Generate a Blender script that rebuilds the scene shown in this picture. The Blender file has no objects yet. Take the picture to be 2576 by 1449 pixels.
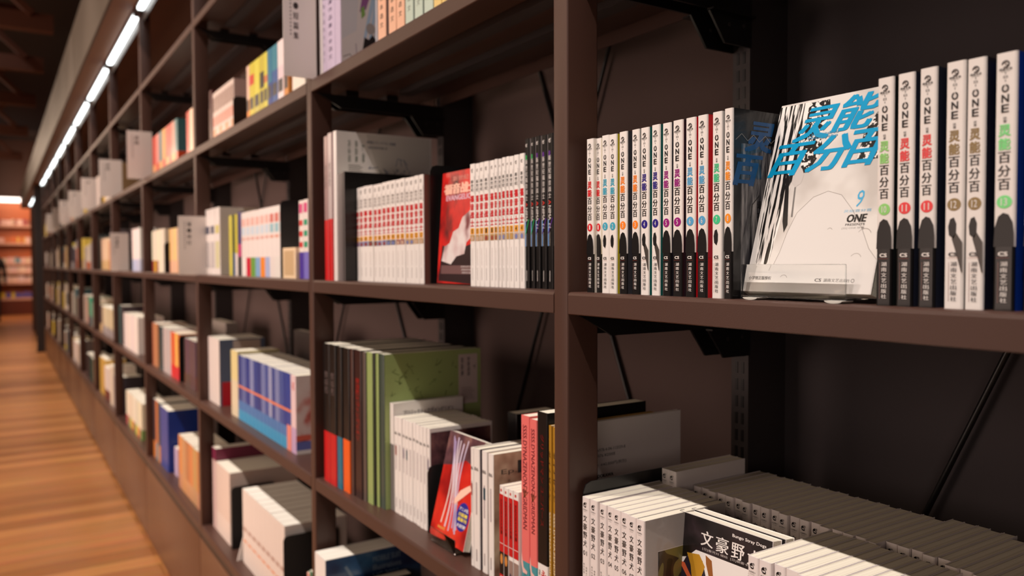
import bpy, math, random
from mathutils import Vector, Matrix, Euler
random.seed(7)
S = bpy.context.scene
COL = S.collection
PI = math.pi

# ------------------------------------------------------------------ camera
CAMH = 1.324                      # lens height above the floor
CAMD = 0.58                       # lens distance in front of the shelf fronts (shelf fronts are the plane y = 0)
FPX = 2003.0                      # 28 mm lens on a 36 mm frame, in pixels of the 2576 px wide frame
YAW, PITCH, ROLL = math.radians(57.112), math.radians(-1.802), math.radians(-0.230)
fwd = Vector((-math.sin(YAW)*math.cos(PITCH), math.cos(YAW)*math.cos(PITCH), math.sin(PITCH)))
rgt = Vector((math.cos(YAW), math.sin(YAW), 0)); upv = rgt.cross(fwd)
_c, _s = math.cos(ROLL), math.sin(ROLL)
rgt, upv = _c*rgt + _s*upv, -_s*rgt + _c*upv
CAM = Vector((0, -CAMD, CAMH))
cam = bpy.data.cameras.new('camera'); camo = bpy.data.objects.new('camera', cam); COL.objects.link(camo)
R = Matrix((rgt, upv, -fwd)).transposed()
camo.matrix_world = Matrix.Translation(CAM) @ R.to_4x4()
cam.sensor_width = 36.0; cam.lens = 36.0*FPX/2576.0; cam.clip_start = 0.02; cam.clip_end = 200
cam.dof.use_dof = True; cam.dof.focus_distance = 0.82; cam.dof.aperture_fstop = 4.8
S.camera = camo

def ray(px, py):
    return rgt*((px-1288)/FPX) - upv*((py-724.5)/FPX) + fwd
def onY(px, py, y=0.0):
    d = ray(px, py); return CAM + d*((y+CAMD)/d.y)
def onX(px, py, x):
    d = ray(px, py); return CAM + d*(x/d.x)
def onZ(px, py, z):
    d = ray(px, py); return CAM + d*((z-CAMH)/d.z)

# ------------------------------------------------------------------ view, world, lights
S.view_settings.view_transform = 'Standard'; S.view_settings.look = 'None'
S.view_settings.gamma = 1.0; S.view_settings.use_curve_mapping = False
S.view_settings.exposure = 0.0
w = bpy.data.worlds.new('world'); S.world = w; w.use_nodes = True
w.node_tree.nodes['Background'].inputs[0].default_value = (1.0, 0.74, 0.60, 1)
w.node_tree.nodes['Background'].inputs[1].default_value = 0.008

def add_spot(name, loc, target, power, color, radius=0.03, size=110, blend=0.6):
    l = bpy.data.lights.new(name, 'SPOT'); l.energy = power; l.color = color
    l.shadow_soft_size = radius; l.spot_size = math.radians(size); l.spot_blend = blend
    o = bpy.data.objects.new(name, l); COL.objects.link(o); o.location = loc
    o.rotation_euler = (Vector(target)-Vector(loc)).to_track_quat('-Z', 'Y').to_euler()
    return o
def add_area(name, loc, target, power, color, sx, sy):
    l = bpy.data.lights.new(name, 'AREA'); l.energy = power; l.color = color
    l.shape = 'RECTANGLE'; l.size = sx; l.size_y = sy
    o = bpy.data.objects.new(name, l); COL.objects.link(o); o.location = loc
    o.rotation_euler = (Vector(target)-Vector(loc)).to_track_quat('-Z', 'Y').to_euler()
    return o
WARM = (1.0, 0.88, 0.80)
# the shop's ceiling track lamps above the aisle, aimed at the bookcase
for i in range(14):
    lx = 0.55-1.2*i
    add_spot('track_spotlight', (lx, -1.57, CAMH+3.2), (lx-0.10, -0.02, CAMH-0.30), 268, WARM, radius=0.030, size=58, blend=0.5)
# unseen fills from across the shop and the right, then general ceiling light
opp = add_area('across_shop_fill', (-4.2, -4.4, 1.45), (-4.5, 0.2, 1.35), 64, (1.0, 0.74, 0.62), 4.6, 2.4); opp.data.spread = math.radians(84)  # added soft fill, spread kept narrow so the nearest bay stays dim
add_area('right_front_fill', (3.2, -3.6, 1.9), (-0.8, 0.2, 1.2), 23, (1.0, 0.80, 0.70), 2.0, 1.6)  # added soft fill to brighten book faces turned to the right
add_area('aisle_ceiling_light', (-4.5, -3.0, 3.3), (-4.0, -0.6, 0.0), 55, (1.0, 0.74, 0.52), 7.0, 1.0)
add_area('aisle_ceiling_light', (-14.0, -3.0, 3.3), (-13.5, -0.6, 0.0), 190, (1.0, 0.74, 0.54), 9.0, 1.0)
add_area('far_hall_light', (-22.5, -1.0, 3.2), (-24.8, -0.3, 1.2), 160, (1.0, 0.60, 0.40), 1.5, 2.0)

# ------------------------------------------------------------------ materials
def lin(c):
    out = []
    for v in c:
        v = v/255.0
        out.append(v/12.92 if v <= 0.04045 else ((v+0.055)/1.055)**2.4)
    return tuple(out)
_mats = {}
def M(rgb, rough=0.45, metal=0.0, coat=0.0, spec=0.5, bump=0.0, bscale=60.0):
    key = (tuple(rgb), rough, metal, coat, spec, bump, bscale)
    if key in _mats: return _mats[key]
    m = bpy.data.materials.new('paint_%d_%d_%d' % tuple(int(v) for v in rgb)); m.use_nodes = True
    nt = m.node_tree; b = nt.nodes['Principled BSDF']
    b.inputs['Base Color'].default_value = (*lin(rgb), 1); b.inputs['Roughness'].default_value = rough
    b.inputs['Metallic'].default_value = metal; b.inputs['Coat Weight'].default_value = coat
    b.inputs['Coat Roughness'].default_value = 0.08
    b.inputs['Specular IOR Level'].default_value = spec
    if bump:
        tc = nt.nodes.new('ShaderNodeTexCoord')
        n = nt.nodes.new('ShaderNodeTexNoise'); n.inputs['Scale'].default_value = bscale; n.inputs['Detail'].default_value = 4
        bp = nt.nodes.new('ShaderNodeBump'); bp.inputs['Strength'].default_value = bump; bp.inputs['Distance'].default_value = 0.002
        nt.links.new(tc.outputs['Object'], n.inputs['Vector'])
        nt.links.new(n.outputs['Fac'], bp.inputs['Height']); nt.links.new(bp.outputs['Normal'], b.inputs['Normal'])
        if coat: nt.links.new(bp.outputs['Normal'], b.inputs['Coat Normal'])
    _mats[key] = m; return m
def art(name, cols, scale=(40, 40, 40), detail=3.0, rough=0.4, coat=0.0, pos=None, interp='LINEAR', distort=0.0, rot=(0, 0, 0)):
    if name in _mats: return _mats[name]
    m = bpy.data.materials.new(name); m.use_nodes = True; nt = m.node_tree; b = nt.nodes['Principled BSDF']
    tc = nt.nodes.new('ShaderNodeTexCoord'); mp = nt.nodes.new('ShaderNodeMapping'); mp.inputs['Scale'].default_value = scale
    mp.inputs['Rotation'].default_value = rot
    n = nt.nodes.new('ShaderNodeTexNoise'); n.inputs['Scale'].default_value = 1.0; n.inputs['Detail'].default_value = detail
    n.inputs['Distortion'].default_value = distort
    r = nt.nodes.new('ShaderNodeValToRGB'); r.color_ramp.interpolation = interp
    el = r.color_ramp.elements
    k = len(cols); ps = pos or [0.3 + 0.4*i/max(1, k-1) for i in range(k)]
    while len(el) < k: el.new(0.5)
    for i, c in enumerate(cols):
        el[i].position = ps[i]; el[i].color = (*lin(c), 1)
    nt.links.new(tc.outputs['Object'], mp.inputs['Vector']); nt.links.new(mp.outputs['Vector'], n.inputs['Vector'])
    nt.links.new(n.outputs['Fac'], r.inputs['Fac']); nt.links.new(r.outputs['Color'], b.inputs['Base Color'])
    b.inputs['Roughness'].default_value = rough; b.inputs['Coat Weight'].default_value = coat; b.inputs['Coat Roughness'].default_value = 0.1
    _mats[name] = m; return m
def emit(name, rgb, strength):
    m = bpy.data.materials.new(name); m.use_nodes = True; b = m.node_tree.nodes['Principled BSDF']
    b.inputs['Base Color'].default_value = (0.8, 0.8, 0.8, 1)
    b.inputs['Emission Color'].default_value = (*rgb, 1); b.inputs['Emission Strength'].default_value = strength
    return m

STEEL = M((74, 50, 42), 0.42, 0.0, spec=0.4, bump=0.08, bscale=900)      # powder coated dark brown steel
STEELD = M((60, 54, 54), 0.45, spec=0.35)
BACKP = M((96, 80, 76), 0.8, spec=0.15)
BLACK = M((20, 19, 20), 0.35)
BOOKEND = M((24, 23, 24), 0.3)
PAPER = art('page_edges', [(205, 196, 176), (238, 232, 216), (222, 214, 196)], (700, 3, 700), 2.0, 0.85)
PAPERW = art('white_page_edges', [(226, 220, 206), (247, 244, 236)], (700, 3, 700), 2.0, 0.85)
WHITE = (236, 232, 228)

# ------------------------------------------------------------------ mesh builder
_gl = {}
def glyph(s, bold=0.0, shear=0.0):
    """triangulated outline of a piece of writing, normalised to the unit square"""
    k = (s, bold, shear)
    if k in _gl: return _gl[k]
    cu = bpy.data.curves.new('t', 'FONT'); cu.body = s; cu.size = 1.0; cu.offset = bold; cu.shear = shear
    cu.resolution_u = 2
    o = bpy.data.objects.new('t', cu); COL.objects.link(o)
    dg = bpy.context.evaluated_depsgraph_get()
    me = bpy.data.meshes.new_from_object(o.evaluated_get(dg))
    vs = [(v.co.x, v.co.y) for v in me.vertices]; fs = [tuple(p.vertices) for p in me.polygons]
    bpy.data.objects.remove(o); bpy.data.curves.remove(cu); bpy.data.meshes.remove(me)
    if not vs: vs = [(0, 0)]; fs = []
    x0 = min(v[0] for v in vs); x1 = max(v[0] for v in vs); y0 = min(v[1] for v in vs); y1 = max(v[1] for v in vs)
    W = max(x1-x0, 1e-6); H = max(y1-y0, 1e-6)
    _gl[k] = ([((v[0]-x0)/W, (v[1]-y0)/H) for v in vs], fs, W/H)
    return _gl[k]

class MB:
    def __init__(s): s.v = []; s.f = []; s.m = []; s.mats = []; s.smooth = []
    def mi(s, mat):
        if mat not in s.mats: s.mats.append(mat)
        return s.mats.index(mat)
    def poly(s, pts, mat, smooth=False):
        b = len(s.v); s.v += [tuple(p) for p in pts]; s.f.append(tuple(range(b, b+len(pts)))); s.m.append(s.mi(mat)); s.smooth.append(smooth)
    def mesh(s, vs, fs, mat, smooth=False):
        b = len(s.v); s.v += [tuple(p) for p in vs]; i = s.mi(mat)
        for f in fs: s.f.append(tuple(b+q for q in f)); s.m.append(i); s.smooth.append(smooth)
    def box(s, x0, x1, y0, y1, z0, z1, mat, bev=0.0):
        if bev <= 0:
            vs = [(x, y, z) for z in (z0, z1) for x, y in ((x0, y0), (x1, y0), (x1, y1), (x0, y1))]
            s.mesh(vs, [(0, 3, 2, 1), (4, 5, 6, 7), (0, 1, 5, 4), (1, 2, 6, 5), (2, 3, 7, 6), (3, 0, 4, 7)], mat); return
        import bmesh
        bm = bmesh.new(); bmesh.ops.create_cube(bm, size=1.0)
        for v in bm.verts: v.co = Vector(((x0+x1)/2+v.co.x*(x1-x0), (y0+y1)/2+v.co.y*(y1-y0), (z0+z1)/2+v.co.z*(z1-z0)))
        bmesh.ops.bevel(bm, geom=list(bm.edges), offset=bev, segments=2, affect='EDGES', profile=0.6)
        bm.verts.index_update()
        s.mesh([v.co[:] for v in bm.verts], [[v.index for v in f.verts] for f in bm.faces], mat, True); bm.free()
    def prism(s, prof, a0, a1, axis, mat, smooth=False):
        """extrude a 2D profile along an axis: 'x' -> profile (y,z); 'y' -> (x,z); 'z' -> (x,y)"""
        def P(u, v, a): return {'x': (a, u, v), 'y': (u, a, v), 'z': (u, v, a)}[axis]
        n = len(prof); vs = [P(u, v, a0) for u, v in prof] + [P(u, v, a1) for u, v in prof]
        fs = [(i, (i+1) % n, n+(i+1) % n, n+i) for i in range(n)]
        s.mesh(vs, fs, mat, smooth); s.mesh(vs, [tuple(range(n))[::-1], tuple(range(n, 2*n))], mat)
    def bar(s, a, b, w_, h_, mat, up=Vector((0, 0, 1))):
        a = Vector(a); b = Vector(b); d = (b-a).normalized()
        if abs(d.dot(up)) > 0.98: up = Vector((0, 1, 0))
        e = d.cross(up).normalized(); g = e.cross(d)
        vs = [p + e*sx*w_/2 + g*sz*h_/2 for p in (a, b) for sx, sz in ((-1, -1), (1, -1), (1, 1), (-1, 1))]
        s.mesh(vs, [(0, 3, 2, 1), (4, 5, 6, 7), (0, 1, 5, 4), (1, 2, 6, 5), (2, 3, 7, 6), (3, 0, 4, 7)], mat)
    def tube(s, a, b, r, mat, n=10):
        a = Vector(a); b = Vector(b); d = (b-a).normalized(); up = Vector((0, 0, 1)) if abs(d.z) < .9 else Vector((0, 1, 0))
        e = d.cross(up).normalized(); g = e.cross(d); vs = []
        for p in (a, b):
            for i in range(n): vs.append(p+e*math.cos(2*PI*i/n)*r+g*math.sin(2*PI*i/n)*r)
        s.mesh(vs, [(i, (i+1) % n, n+(i+1) % n, n+i) for i in range(n)], mat, True)
        s.mesh(vs, [tuple(range(n))[::-1], tuple(range(n, 2*n))], mat)
    # ---- flat printing on a plane given by origin o, right u, up v, (normal n points out of the paper)
    def text(s, string, pl, cx, cy, w_, h_, mat, bold=0.02, shear=0.0, keep=False, lift=0.00025, turn=0):
        vs, fs, asp = glyph(string, 0.0, shear)
        if keep:
            if w_/h_ > asp: w_ = h_*asp
            else: h_ = w_/asp
        o, u, v, n = pl; k = len(string) if len(string) > 1 else 1
        bx = bold*.9/max(1, k*.75); by = bold*.7
        for j, (sx, sy) in enumerate(((0, 0),) if bold < .006 else (((-1, 0), (1, 0)) if bold < .03 else ((-1, -.6), (1, .6), (-1, .6), (1, -.6), (0, 0)))):
            out = []
            for a, b in vs:
                a = (a-.5)*(1-2*bx)+sx*bx; b = (b-.5)*(1-2*by)+sy*by; X, Y = a*w_, b*h_
                if turn == 1: X, Y = Y, -X       # reads downwards
                out.append(o + u*(cx+X) + v*(cy+Y) + n*(lift+j*.000006))
            s.mesh(out, fs, mat)
    def shape(s, pts, pl, mat, lift=0.0002):
        o, u, v, n = pl
        s.poly([o+u*a+v*b+n*lift for a, b in pts], mat)
    def rect(s, x0, x1, y0, y1, pl, mat, lift=0.0002): s.shape([(x0, y0), (x1, y0), (x1, y1), (x0, y1)], pl, mat, lift)
    def disc(s, cx, cy, rx, ry, pl, mat, lift=0.0002, n=24):
        s.shape([(cx+rx*math.cos(2*PI*i/n), cy+ry*math.sin(2*PI*i/n)) for i in range(n)], pl, mat, lift)
    def arc(s, cx, cy, r0, r1, a0, a1, pl, mat, lift=0.0003, n=14):
        o, u, v, nn = pl; vs = []
        for i in range(n+1):
            a = a0+(a1-a0)*i/n
            for r in (r0, r1): vs.append(o+u*(cx+r*math.cos(a))+v*(cy+r*math.sin(a))+nn*lift)
        s.mesh(vs, [(2*i, 2*i+1, 2*i+3, 2*i+2) for i in range(n)], mat)
    def line(s, pts, wd, pl, mat, lift=0.0003):
        for (a, b), (c, d) in zip(pts, pts[1:]):
            L = math.hypot(c-a, d-b) or 1e-9; nx, ny = -(d-b)/L*wd/2, (c-a)/L*wd/2
            s.shape([(a+nx, b+ny), (a-nx, b-ny), (c-nx, d-ny), (c+nx, d+ny)], pl, mat, lift)
    def data(s, name):
        me = bpy.data.meshes.new(name); me.from_pydata(s.v, [], s.f)
        for m in s.mats: me.materials.append(m)
        me.polygons.foreach_set('material_index', s.m); me.polygons.foreach_set('use_smooth', s.smooth); me.update(); return me
    def build(s, name, parent=None, loc=None, rot=None):
        o = bpy.data.objects.new(name, s.data(name)); COL.objects.link(o)
        if parent is not None: o.parent = parent
        if loc is not None: o.location = loc
        if rot is not None: o.rotation_euler = rot
        return o
V = Vector
def tag(o, label, cat, group=None, kind=None):
    if label: o['label'] = label
    if cat: o['category'] = cat
    if group: o['group'] = group
    if kind: o['kind'] = kind
    return o
def empty(name, loc, rot=(0, 0, 0)):
    o = bpy.data.objects.new(name, None); o.empty_display_size = 0.02; COL.objects.link(o); o.location = loc; o.rotation_euler = rot
    return o
def dup(o, loc, rot=None):
    c = o.copy(); COL.objects.link(c); c.location = loc
    if rot is not None: c.rotation_euler = rot
    for ch in o.children:
        d = ch.copy(); COL.objects.link(d); d.parent = c
        for g in ch.children:
            e = g.copy(); COL.objects.link(e); e.parent = d
    return c
ORD = ['first', 'second', 'third', 'fourth', 'fifth', 'sixth', 'seventh', 'eighth', 'ninth', 'tenth', 'eleventh', 'twelfth', 'thirteenth',
       'fourteenth', 'fifteenth', 'sixteenth', 'seventeenth', 'eighteenth', 'nineteenth', 'twentieth', 'twenty-first', 'twenty-second',
       'twenty-third', 'twenty-fourth', 'twenty-fifth', 'twenty-sixth', 'twenty-seventh', 'twenty-eighth', 'twenty-ninth', 'thirtieth',
       'thirty-first', 'thirty-second', 'thirty-third', 'thirty-fourth', 'thirty-fifth', 'thirty-sixth']

# ------------------------------------------------------------------ room and bookcase structure
ZS = {'bot': CAMH-0.909, 'low': CAMH-0.472, 'mid': CAMH-0.0355, 'up': CAMH+0.400, 'top': CAMH+0.835}
LEVEL = {'bot': 'lowest', 'low': 'second lowest', 'mid': 'middle', 'up': 'second highest', 'top': 'topmost'}
SH_D = 0.318                                                       # shelf depth
PW, PD = 0.029, 0.047                                              # front post section
PX = [0.398, -0.8015, -1.7266] + [-1.7266-1.196*k for k in range(1, 11)]   # left edges of the front posts
NB = len(PX)-1                                                     # bays; bay b runs from post b+1 to post b
BAY = ['bay nearest the camera', 'second bay', 'third bay', 'fourth bay', 'fifth bay', 'sixth bay', 'seventh bay', 'eighth bay',
       'ninth bay', 'tenth bay', 'eleventh bay', 'twelfth bay']
ZLED = CAMH+1.18

# floor: planks running across the aisle
fm = bpy.data.materials.new('oak_planks'); fm.use_nodes = True; nt = fm.node_tree; b = nt.nodes['Principled BSDF']
tc = nt.nodes.new('ShaderNodeTexCoord'); mp = nt.nodes.new('ShaderNodeMapping'); mp.inputs['Rotation'].default_value = (0, 0, PI/2)
br = nt.nodes.new('ShaderNodeTexBrick'); br.inputs['Color1'].default_value = (*lin((178, 120, 70)), 1); br.inputs['Color2'].default_value = (*lin((140, 88, 48)), 1)
br.inputs['Mortar'].default_value = (*lin((92, 56, 32)), 1); br.inputs['Scale'].default_value = 1.0; br.inputs['Mortar Size'].default_value = 0.002
br.inputs['Brick Width'].default_value = 1.2; br.inputs['Row Height'].default_value = 0.13; br.offset = 0.37
nz = nt.nodes.new('ShaderNodeTexNoise'); nz.inputs['Scale'].default_value = 3.0; nz.inputs['Detail'].default_value = 6
mp2 = nt.nodes.new('ShaderNodeMapping'); mp2.inputs['Scale'].default_value = (18, 1.2, 1)
mx = nt.nodes.new('ShaderNodeMixRGB'); mx.blend_type = 'OVERLAY'; mx.inputs['Fac'].default_value = 0.35
nt.links.new(tc.outputs['Object'], mp.inputs['Vector']); nt.links.new(mp.outputs['Vector'], br.inputs['Vector'])
nt.links.new(tc.outputs['Object'], mp2.inputs['Vector']); nt.links.new(mp2.outputs['Vector'], nz.inputs['Vector'])
nt.links.new(br.outputs['Color'], mx.inputs['Color1']); nt.links.new(nz.outputs['Color'], mx.inputs['Color2'])
nt.links.new(mx.outputs['Color'], b.inputs['Base Color']); b.inputs['Roughness'].default_value = 0.32; b.inputs['Specular IOR Level'].default_value = 0.4
mb = MB(); mb.box(-26, 3, -6, 0.6, -0.05, 0, fm); tag(mb.build('floor'), 'oak plank floor of the aisle', 'floor', kind='structure')
CEIL = M((46, 32, 26), 0.8)
mb = MB(); mb.box(-26, 3, -6, 0.6, CAMH+3.4, CAMH+3.5, CEIL); tag(mb.build('ceiling'), 'dark open ceiling above the aisle', 'ceiling', kind='structure')
mb = MB(); mb.box(-13.6, -0.795, 0.405, 0.425, 0, ZLED+0.02, BACKP); mb.box(-0.795, 0.6, 0.405, 0.425, 0, ZLED+0.02, M((80, 74, 76), 0.8, spec=0.15))  # nearest panel has a darker, greyer colour than the rest
tag(mb.build('wall_back'), 'brown back panels behind the shelves, the nearest one darker and greyer', 'wall', kind='structure')
BULK = M((70, 58, 47), 0.45, spec=0.4)
mb = MB(); mb.box(-20, 0.6, -0.127, -0.115, ZLED+0.02, ZLED+0.39, BULK); mb.box(-20, 0.6, -0.115, 0.425, ZLED+0.02, ZLED+0.04, M((120, 84, 58), 0.5))
tag(mb.build('trim_1'), 'beige bulkhead running along above the light strip', 'bulkhead', kind='structure')
mb = MB(); mb.box(-26, -25.6, -0.07-1.3, 0.6, 0, CAMH+3.4, M((60, 30, 18), 0.6)); tag(mb.build('wall_far'), 'warm brown wall at the far end of the aisle', 'wall', kind='structure')
mb = MB(); mb.box(-26, -23.8, -6, -0.66, 0, CAMH+3.4, M((26, 15, 11), 0.7)); tag(mb.build('wall_left'), 'dark wall corner at the far left', 'wall', kind='structure')

# front posts
ZP = ZS['bot']-0.0278                                             # posts and uprights stand on the base cabinets
mb = MB(); mb.box(0, PW, 0, PD, ZP, ZLED+0.015, STEEL, bev=0.0025); post_me = mb.data('front_post')
for i, x in enumerate(PX):
    o = bpy.data.objects.new('front_post', post_me); COL.objects.link(o); o.location = (x, 0, 0)
    lab = ['dark brown steel post beyond the right edge of the nearest bay', 'nearest dark brown steel post, right of the black ANIMA spines',
           'dark brown steel post left of the red-banded books and the green art book', 'dark steel post with a white divider card across the middle shelf']
    tag(o, lab[i] if i < 4 else 'dark steel front post, %s counting from the camera' % ORD[i-1], 'post', 'front posts of the bookcase')
# slotted uprights at the back
mb = MB()
mb.box(0.0, 0.031, 0.323, 0.404, ZP, ZLED+0.015, STEELD)
for k in range(85):
    z = ZP+0.01+k*0.0247
    for sx in (0.0075, 0.0185): mb.box(sx, sx+0.0045, 0.3222, 0.3235, z, z+0.0165, BLACK)
up_me = mb.data('slotted_upright')
for i, x in enumerate(PX[1:]):
    o = bpy.data.objects.new('slotted_upright', up_me); COL.objects.link(o); o.location = (x-0.002, 0, 0)
    tag(o, 'black slotted upright at the back behind the %s front post from the camera' % ORD[i], 'upright', 'slotted uprights')

# shelf boards
def shelf_mesh(L):
    mb = MB(); t = 0.0262
    # folded steel board: top sheet, rounded front lip, back lip, two stiffening channels below
    prof = [(0.004, 0.0), (0.0012, -0.0012), (0.0, -0.004), (0.0, -t), (0.001, -t-0.001), (0.006, -t-0.001), (0.006, -t+0.001), (0.0025, -t+0.001),
            (0.0025, -0.003), (SH_D-0.0025, -0.003), (SH_D-0.0025, -t), (SH_D, -t), (SH_D, 0.0)]
    mb.prism(prof, 0, L, 'x', STEEL)
    for xa, xb in ((-PW/2, 0), (L, L+PW/2)): mb.box(xa, xb, PD+0.002, SH_D, -0.003, -0.0002, STEEL)
    for y in (0.10, 0.20):
        mb.box(0.02, L-0.02, y, y+0.03, -0.016, -0.0031, STEELD)
    return mb.data('shelf_board')
def bracket_mesh(mir):
    mb = MB(); x0, x1 = (0, 0.0035) if not mir else (-0.0035, 0)
    mb.prism([(0.012, -0.028), (0.322, -0.028), (0.322, -0.098), (0.268, -0.098), (0.236, -0.056), (0.066, -0.056), (0.030, -0.036)], x0, x1, 'x', BLACK)
    mb.box(min(x0, x0+(-1 if mir else 1)*0.012), max(x0, x0+(-1 if mir else 1)*0.012), 0.236, 0.322, -0.0585, -0.056, BLACK)
    for y, z in ((0.276, -0.072), (0.305, -0.070)):
        mb.tube((x0-0.0006, y, z), (x1+0.0006, y, z), 0.003, STEELD, 8)
    return mb.data('bracket')
sh_me = {}
brk = [bracket_mesh(False), bracket_mesh(True)]
for bi in range(NB):
    x0 = PX[bi+1]+PW+0.0005; x1 = PX[bi]-0.0005; L = round(x1-x0, 3)
    if L not in sh_me: sh_me[L] = shelf_mesh(L)
    for lv in ('bot', 'low', 'mid', 'up', 'top'):
        o = bpy.data.objects.new('shelf', sh_me[L]); COL.objects.link(o); o.location = (x0, 0, ZS[lv])
        tag(o, '%s brown steel shelf of the %s, from the camera' % (LEVEL[lv], BAY[bi]) if bi else '%s brown steel shelf of the bay nearest the camera' % LEVEL[lv], 'shelf', 'steel shelves')
        if lv != 'bot' and bi < 6:
            for k, xx in ((0, 0.0), (1, L)):
                c = bpy.data.objects.new('bracket', brk[k]); COL.objects.link(c); c.parent = o; c.location = (xx, 0, 0)
# cross rods at the back, one X per bay
for cx, cz, sl, hw, lab in ((-0.19, CAMH+0.50, 2.27, 0.50, 'thin black cross brace at the back of the bay nearest the camera'),
                            (-1.283, CAMH+0.13, 2.3, 0.405, 'thin black cross brace at the back of the second bay, behind the green album'),
                            (-2.33, CAMH+0.22, 1.75, 0.56, 'thin black cross brace at the back of the third bay, behind the blue series'),
                            (-3.52, CAMH+0.22, 1.75, 0.56, 'thin black cross brace at the back of the fourth bay')):
    r = empty('cross_brace', (cx, 0.3955, cz)); tag(r, lab, 'brace', 'cross braces')
    for sg, yy in ((1, -0.004), (-1, 0.0035)):
        mb = MB(); mb.tube((-hw*sg, yy, -hw*sl), (hw*sg, yy, hw*sl), 0.0038, BLACK); mb.build('rod', r)
# base cabinets below the lowest shelf
CABM = M((86, 54, 35), 0.32, spec=0.5)
for bi in range(NB):
    x0 = PX[bi+1]+0.001; x1 = PX[bi]-0.001
    r = empty('base_cabinet', ((x0+x1)/2, 0, 0)); h = (x1-x0)/2
    tag(r, 'low brown base cabinet under the %s, counting from the camera' % BAY[bi] if bi else 'low brown base cabinet under the bay nearest the camera', 'cabinet', 'base cabinets')
    mb = MB(); mb.box(-h, h, 0.02, 0.40, 0.0, ZS['bot']-0.0285, STEELD); mb.box(-h, h, 0.004, 0.02, ZS['bot']-0.0475, ZS['bot']-0.0285, BLACK); mb.build('body', r)
    mb = MB(); mb.box(-h+0.0015, h-0.0015, 0.0, 0.019, 0.03, ZS['bot']-0.050, CABM, bev=0.001); mb.build('door', r)

# light bars under the bulkhead, one per bay
LEDM = emit('led_diffuser', (0.93, 1.0, 1.0), 4.5)
def led(x0, x1, lab):
    r = empty('light_bar', ((x0+x1)/2, 0, ZLED)); h = (x1-x0)/2
    tag(r, lab, 'light', 'light bars above the bookcase')
    mb = MB(); mb.box(-h, h, -0.016, 0.016, 0.006, 0.0195, STEELD); mb.box(-h, h, 0.016, 0.019, -0.050, 0.0195, STEELD)  # deep back lip added to block light from the back panel
    for sx in (-1, 1): mb.box(min(sx*h, sx*(h-.040)), max(sx*h, sx*(h-.040)), -0.014, 0.016, -0.010, 0.006, STEELD)
    mb.build('housing', r)
    mb = MB(); mb.box(-h+0.045, h-0.045, -0.013, 0.013, -0.008, 0.006, LEDM, bev=0.003); mb.build('diffuser', r)
for bi in range(NB):
    led(PX[bi+1]+PW+0.004, PX[bi]-0.004, 'glowing white light bar above the %s' % BAY[bi] if bi else 'glowing white light bar above the bay nearest the camera')
# end frame of this run and the next run of shelves
mb = MB(); mb.box(-14.1, -14.02, -0.10, 0.42, 0.0, 0.02, BLACK); mb.box(-14.08, -14.04, -0.09, 0.40, 0.02, ZLED+0.02, STEELD)
tag(mb.build('end_panel'), 'dark end panel standing on a flat foot after the last bay', 'panel')

# ------------------------------------------------------------------ books
def PL(t=0.0):
    return {'S': (V((0, 0, 0)), V((1, 0, 0)), V((0, 0, 1)), V((0, -1, 0))),
            'R': (V((t, 0, 0)), V((0, 1, 0)), V((0, 0, 1)), V((1, 0, 0))),
            'L': (V((0, 0, 0)), V((0, -1, 0)), V((0, 0, 1)), V((-1, 0, 0)))}
def cover(mb, t, h, d, sp, sd, bands=(), hard=False, wt=None):
    """spine towards -y, spine front at y=0; bands: (z0, z1, spine material, side material) in fractions of the height"""
    wt = wt or (0.0022 if hard else 0.0006); wt = min(wt, t*0.2)
    r = min(0.0018, t*0.22)
    out = [(0, d), (0, r*1.0), (r*0.3, r*0.3), (r, 0), (t-r, 0), (t-r*0.3, r*0.3), (t, r), (t, d)]
    inn = [(t-wt, d), (t-wt, wt+r*0.4), (wt, wt+r*0.4), (wt, d)]
    cuts = sorted({0.0, 1.0, *[b[0] for b in bands], *[b[1] for b in bands]})
    for z0, z1 in zip(cuts, cuts[1:]):
        ms, mr = sp, sd
        for b in bands:
            if b[0] <= z0+1e-6 and z1 <= b[1]+1e-6: ms, mr = b[2], b[3] or sd
        for i in range(len(out)-1):
            (xa, ya), (xb, yb) = out[i], out[i+1]
            m = mr if i in (0, 6) else ms
            mb.poly([(xa, ya, z0*h), (xb, yb, z0*h), (xb, yb, z1*h), (xa, ya, z1*h)], m)
    for i in range(3):
        (xa, ya), (xb, yb) = inn[i], inn[i+1]
        mb.poly([(xa, ya, 0), (xb, yb, 0), (xb, yb, h), (xa, ya, h)], sd)
    ring = out + inn
    for z, flip in ((h, False), (0, True)):
        # rim as quads: left board, spine, right board
        q = [[(0, d), (0, r), (wt, wt+r*.4), (wt, d)], [(t, r), (t, d), (t-wt, d), (t-wt, wt+r*.4)],
             [(0, r), (r*.3, r*.3), (r, 0), (t-r, 0), (t-r*.3, r*.3), (t, r), (t-wt, wt+r*.4), (wt, wt+r*.4)]]
        for k, f in enumerate(q): mb.poly([(x, y, z) for x, y in f], sp if k == 2 else sd)
    for xa, xb in ((0, wt), (t-wt, t)): mb.poly([(xa, d, 0), (xb, d, 0), (xb, d, h), (xa, d, h)], sd)
def pages(mb, t, h, d, mat=None, hard=False):
    wt = 0.0022 if hard else 0.0006; wt = min(wt, t*0.2); o = 0.003 if hard else 0.0006
    mb.box(wt, t-wt, wt+0.0012, d-(0.003 if hard else 0.0008), o*0.3, h-o, mat or PAPER)
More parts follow.
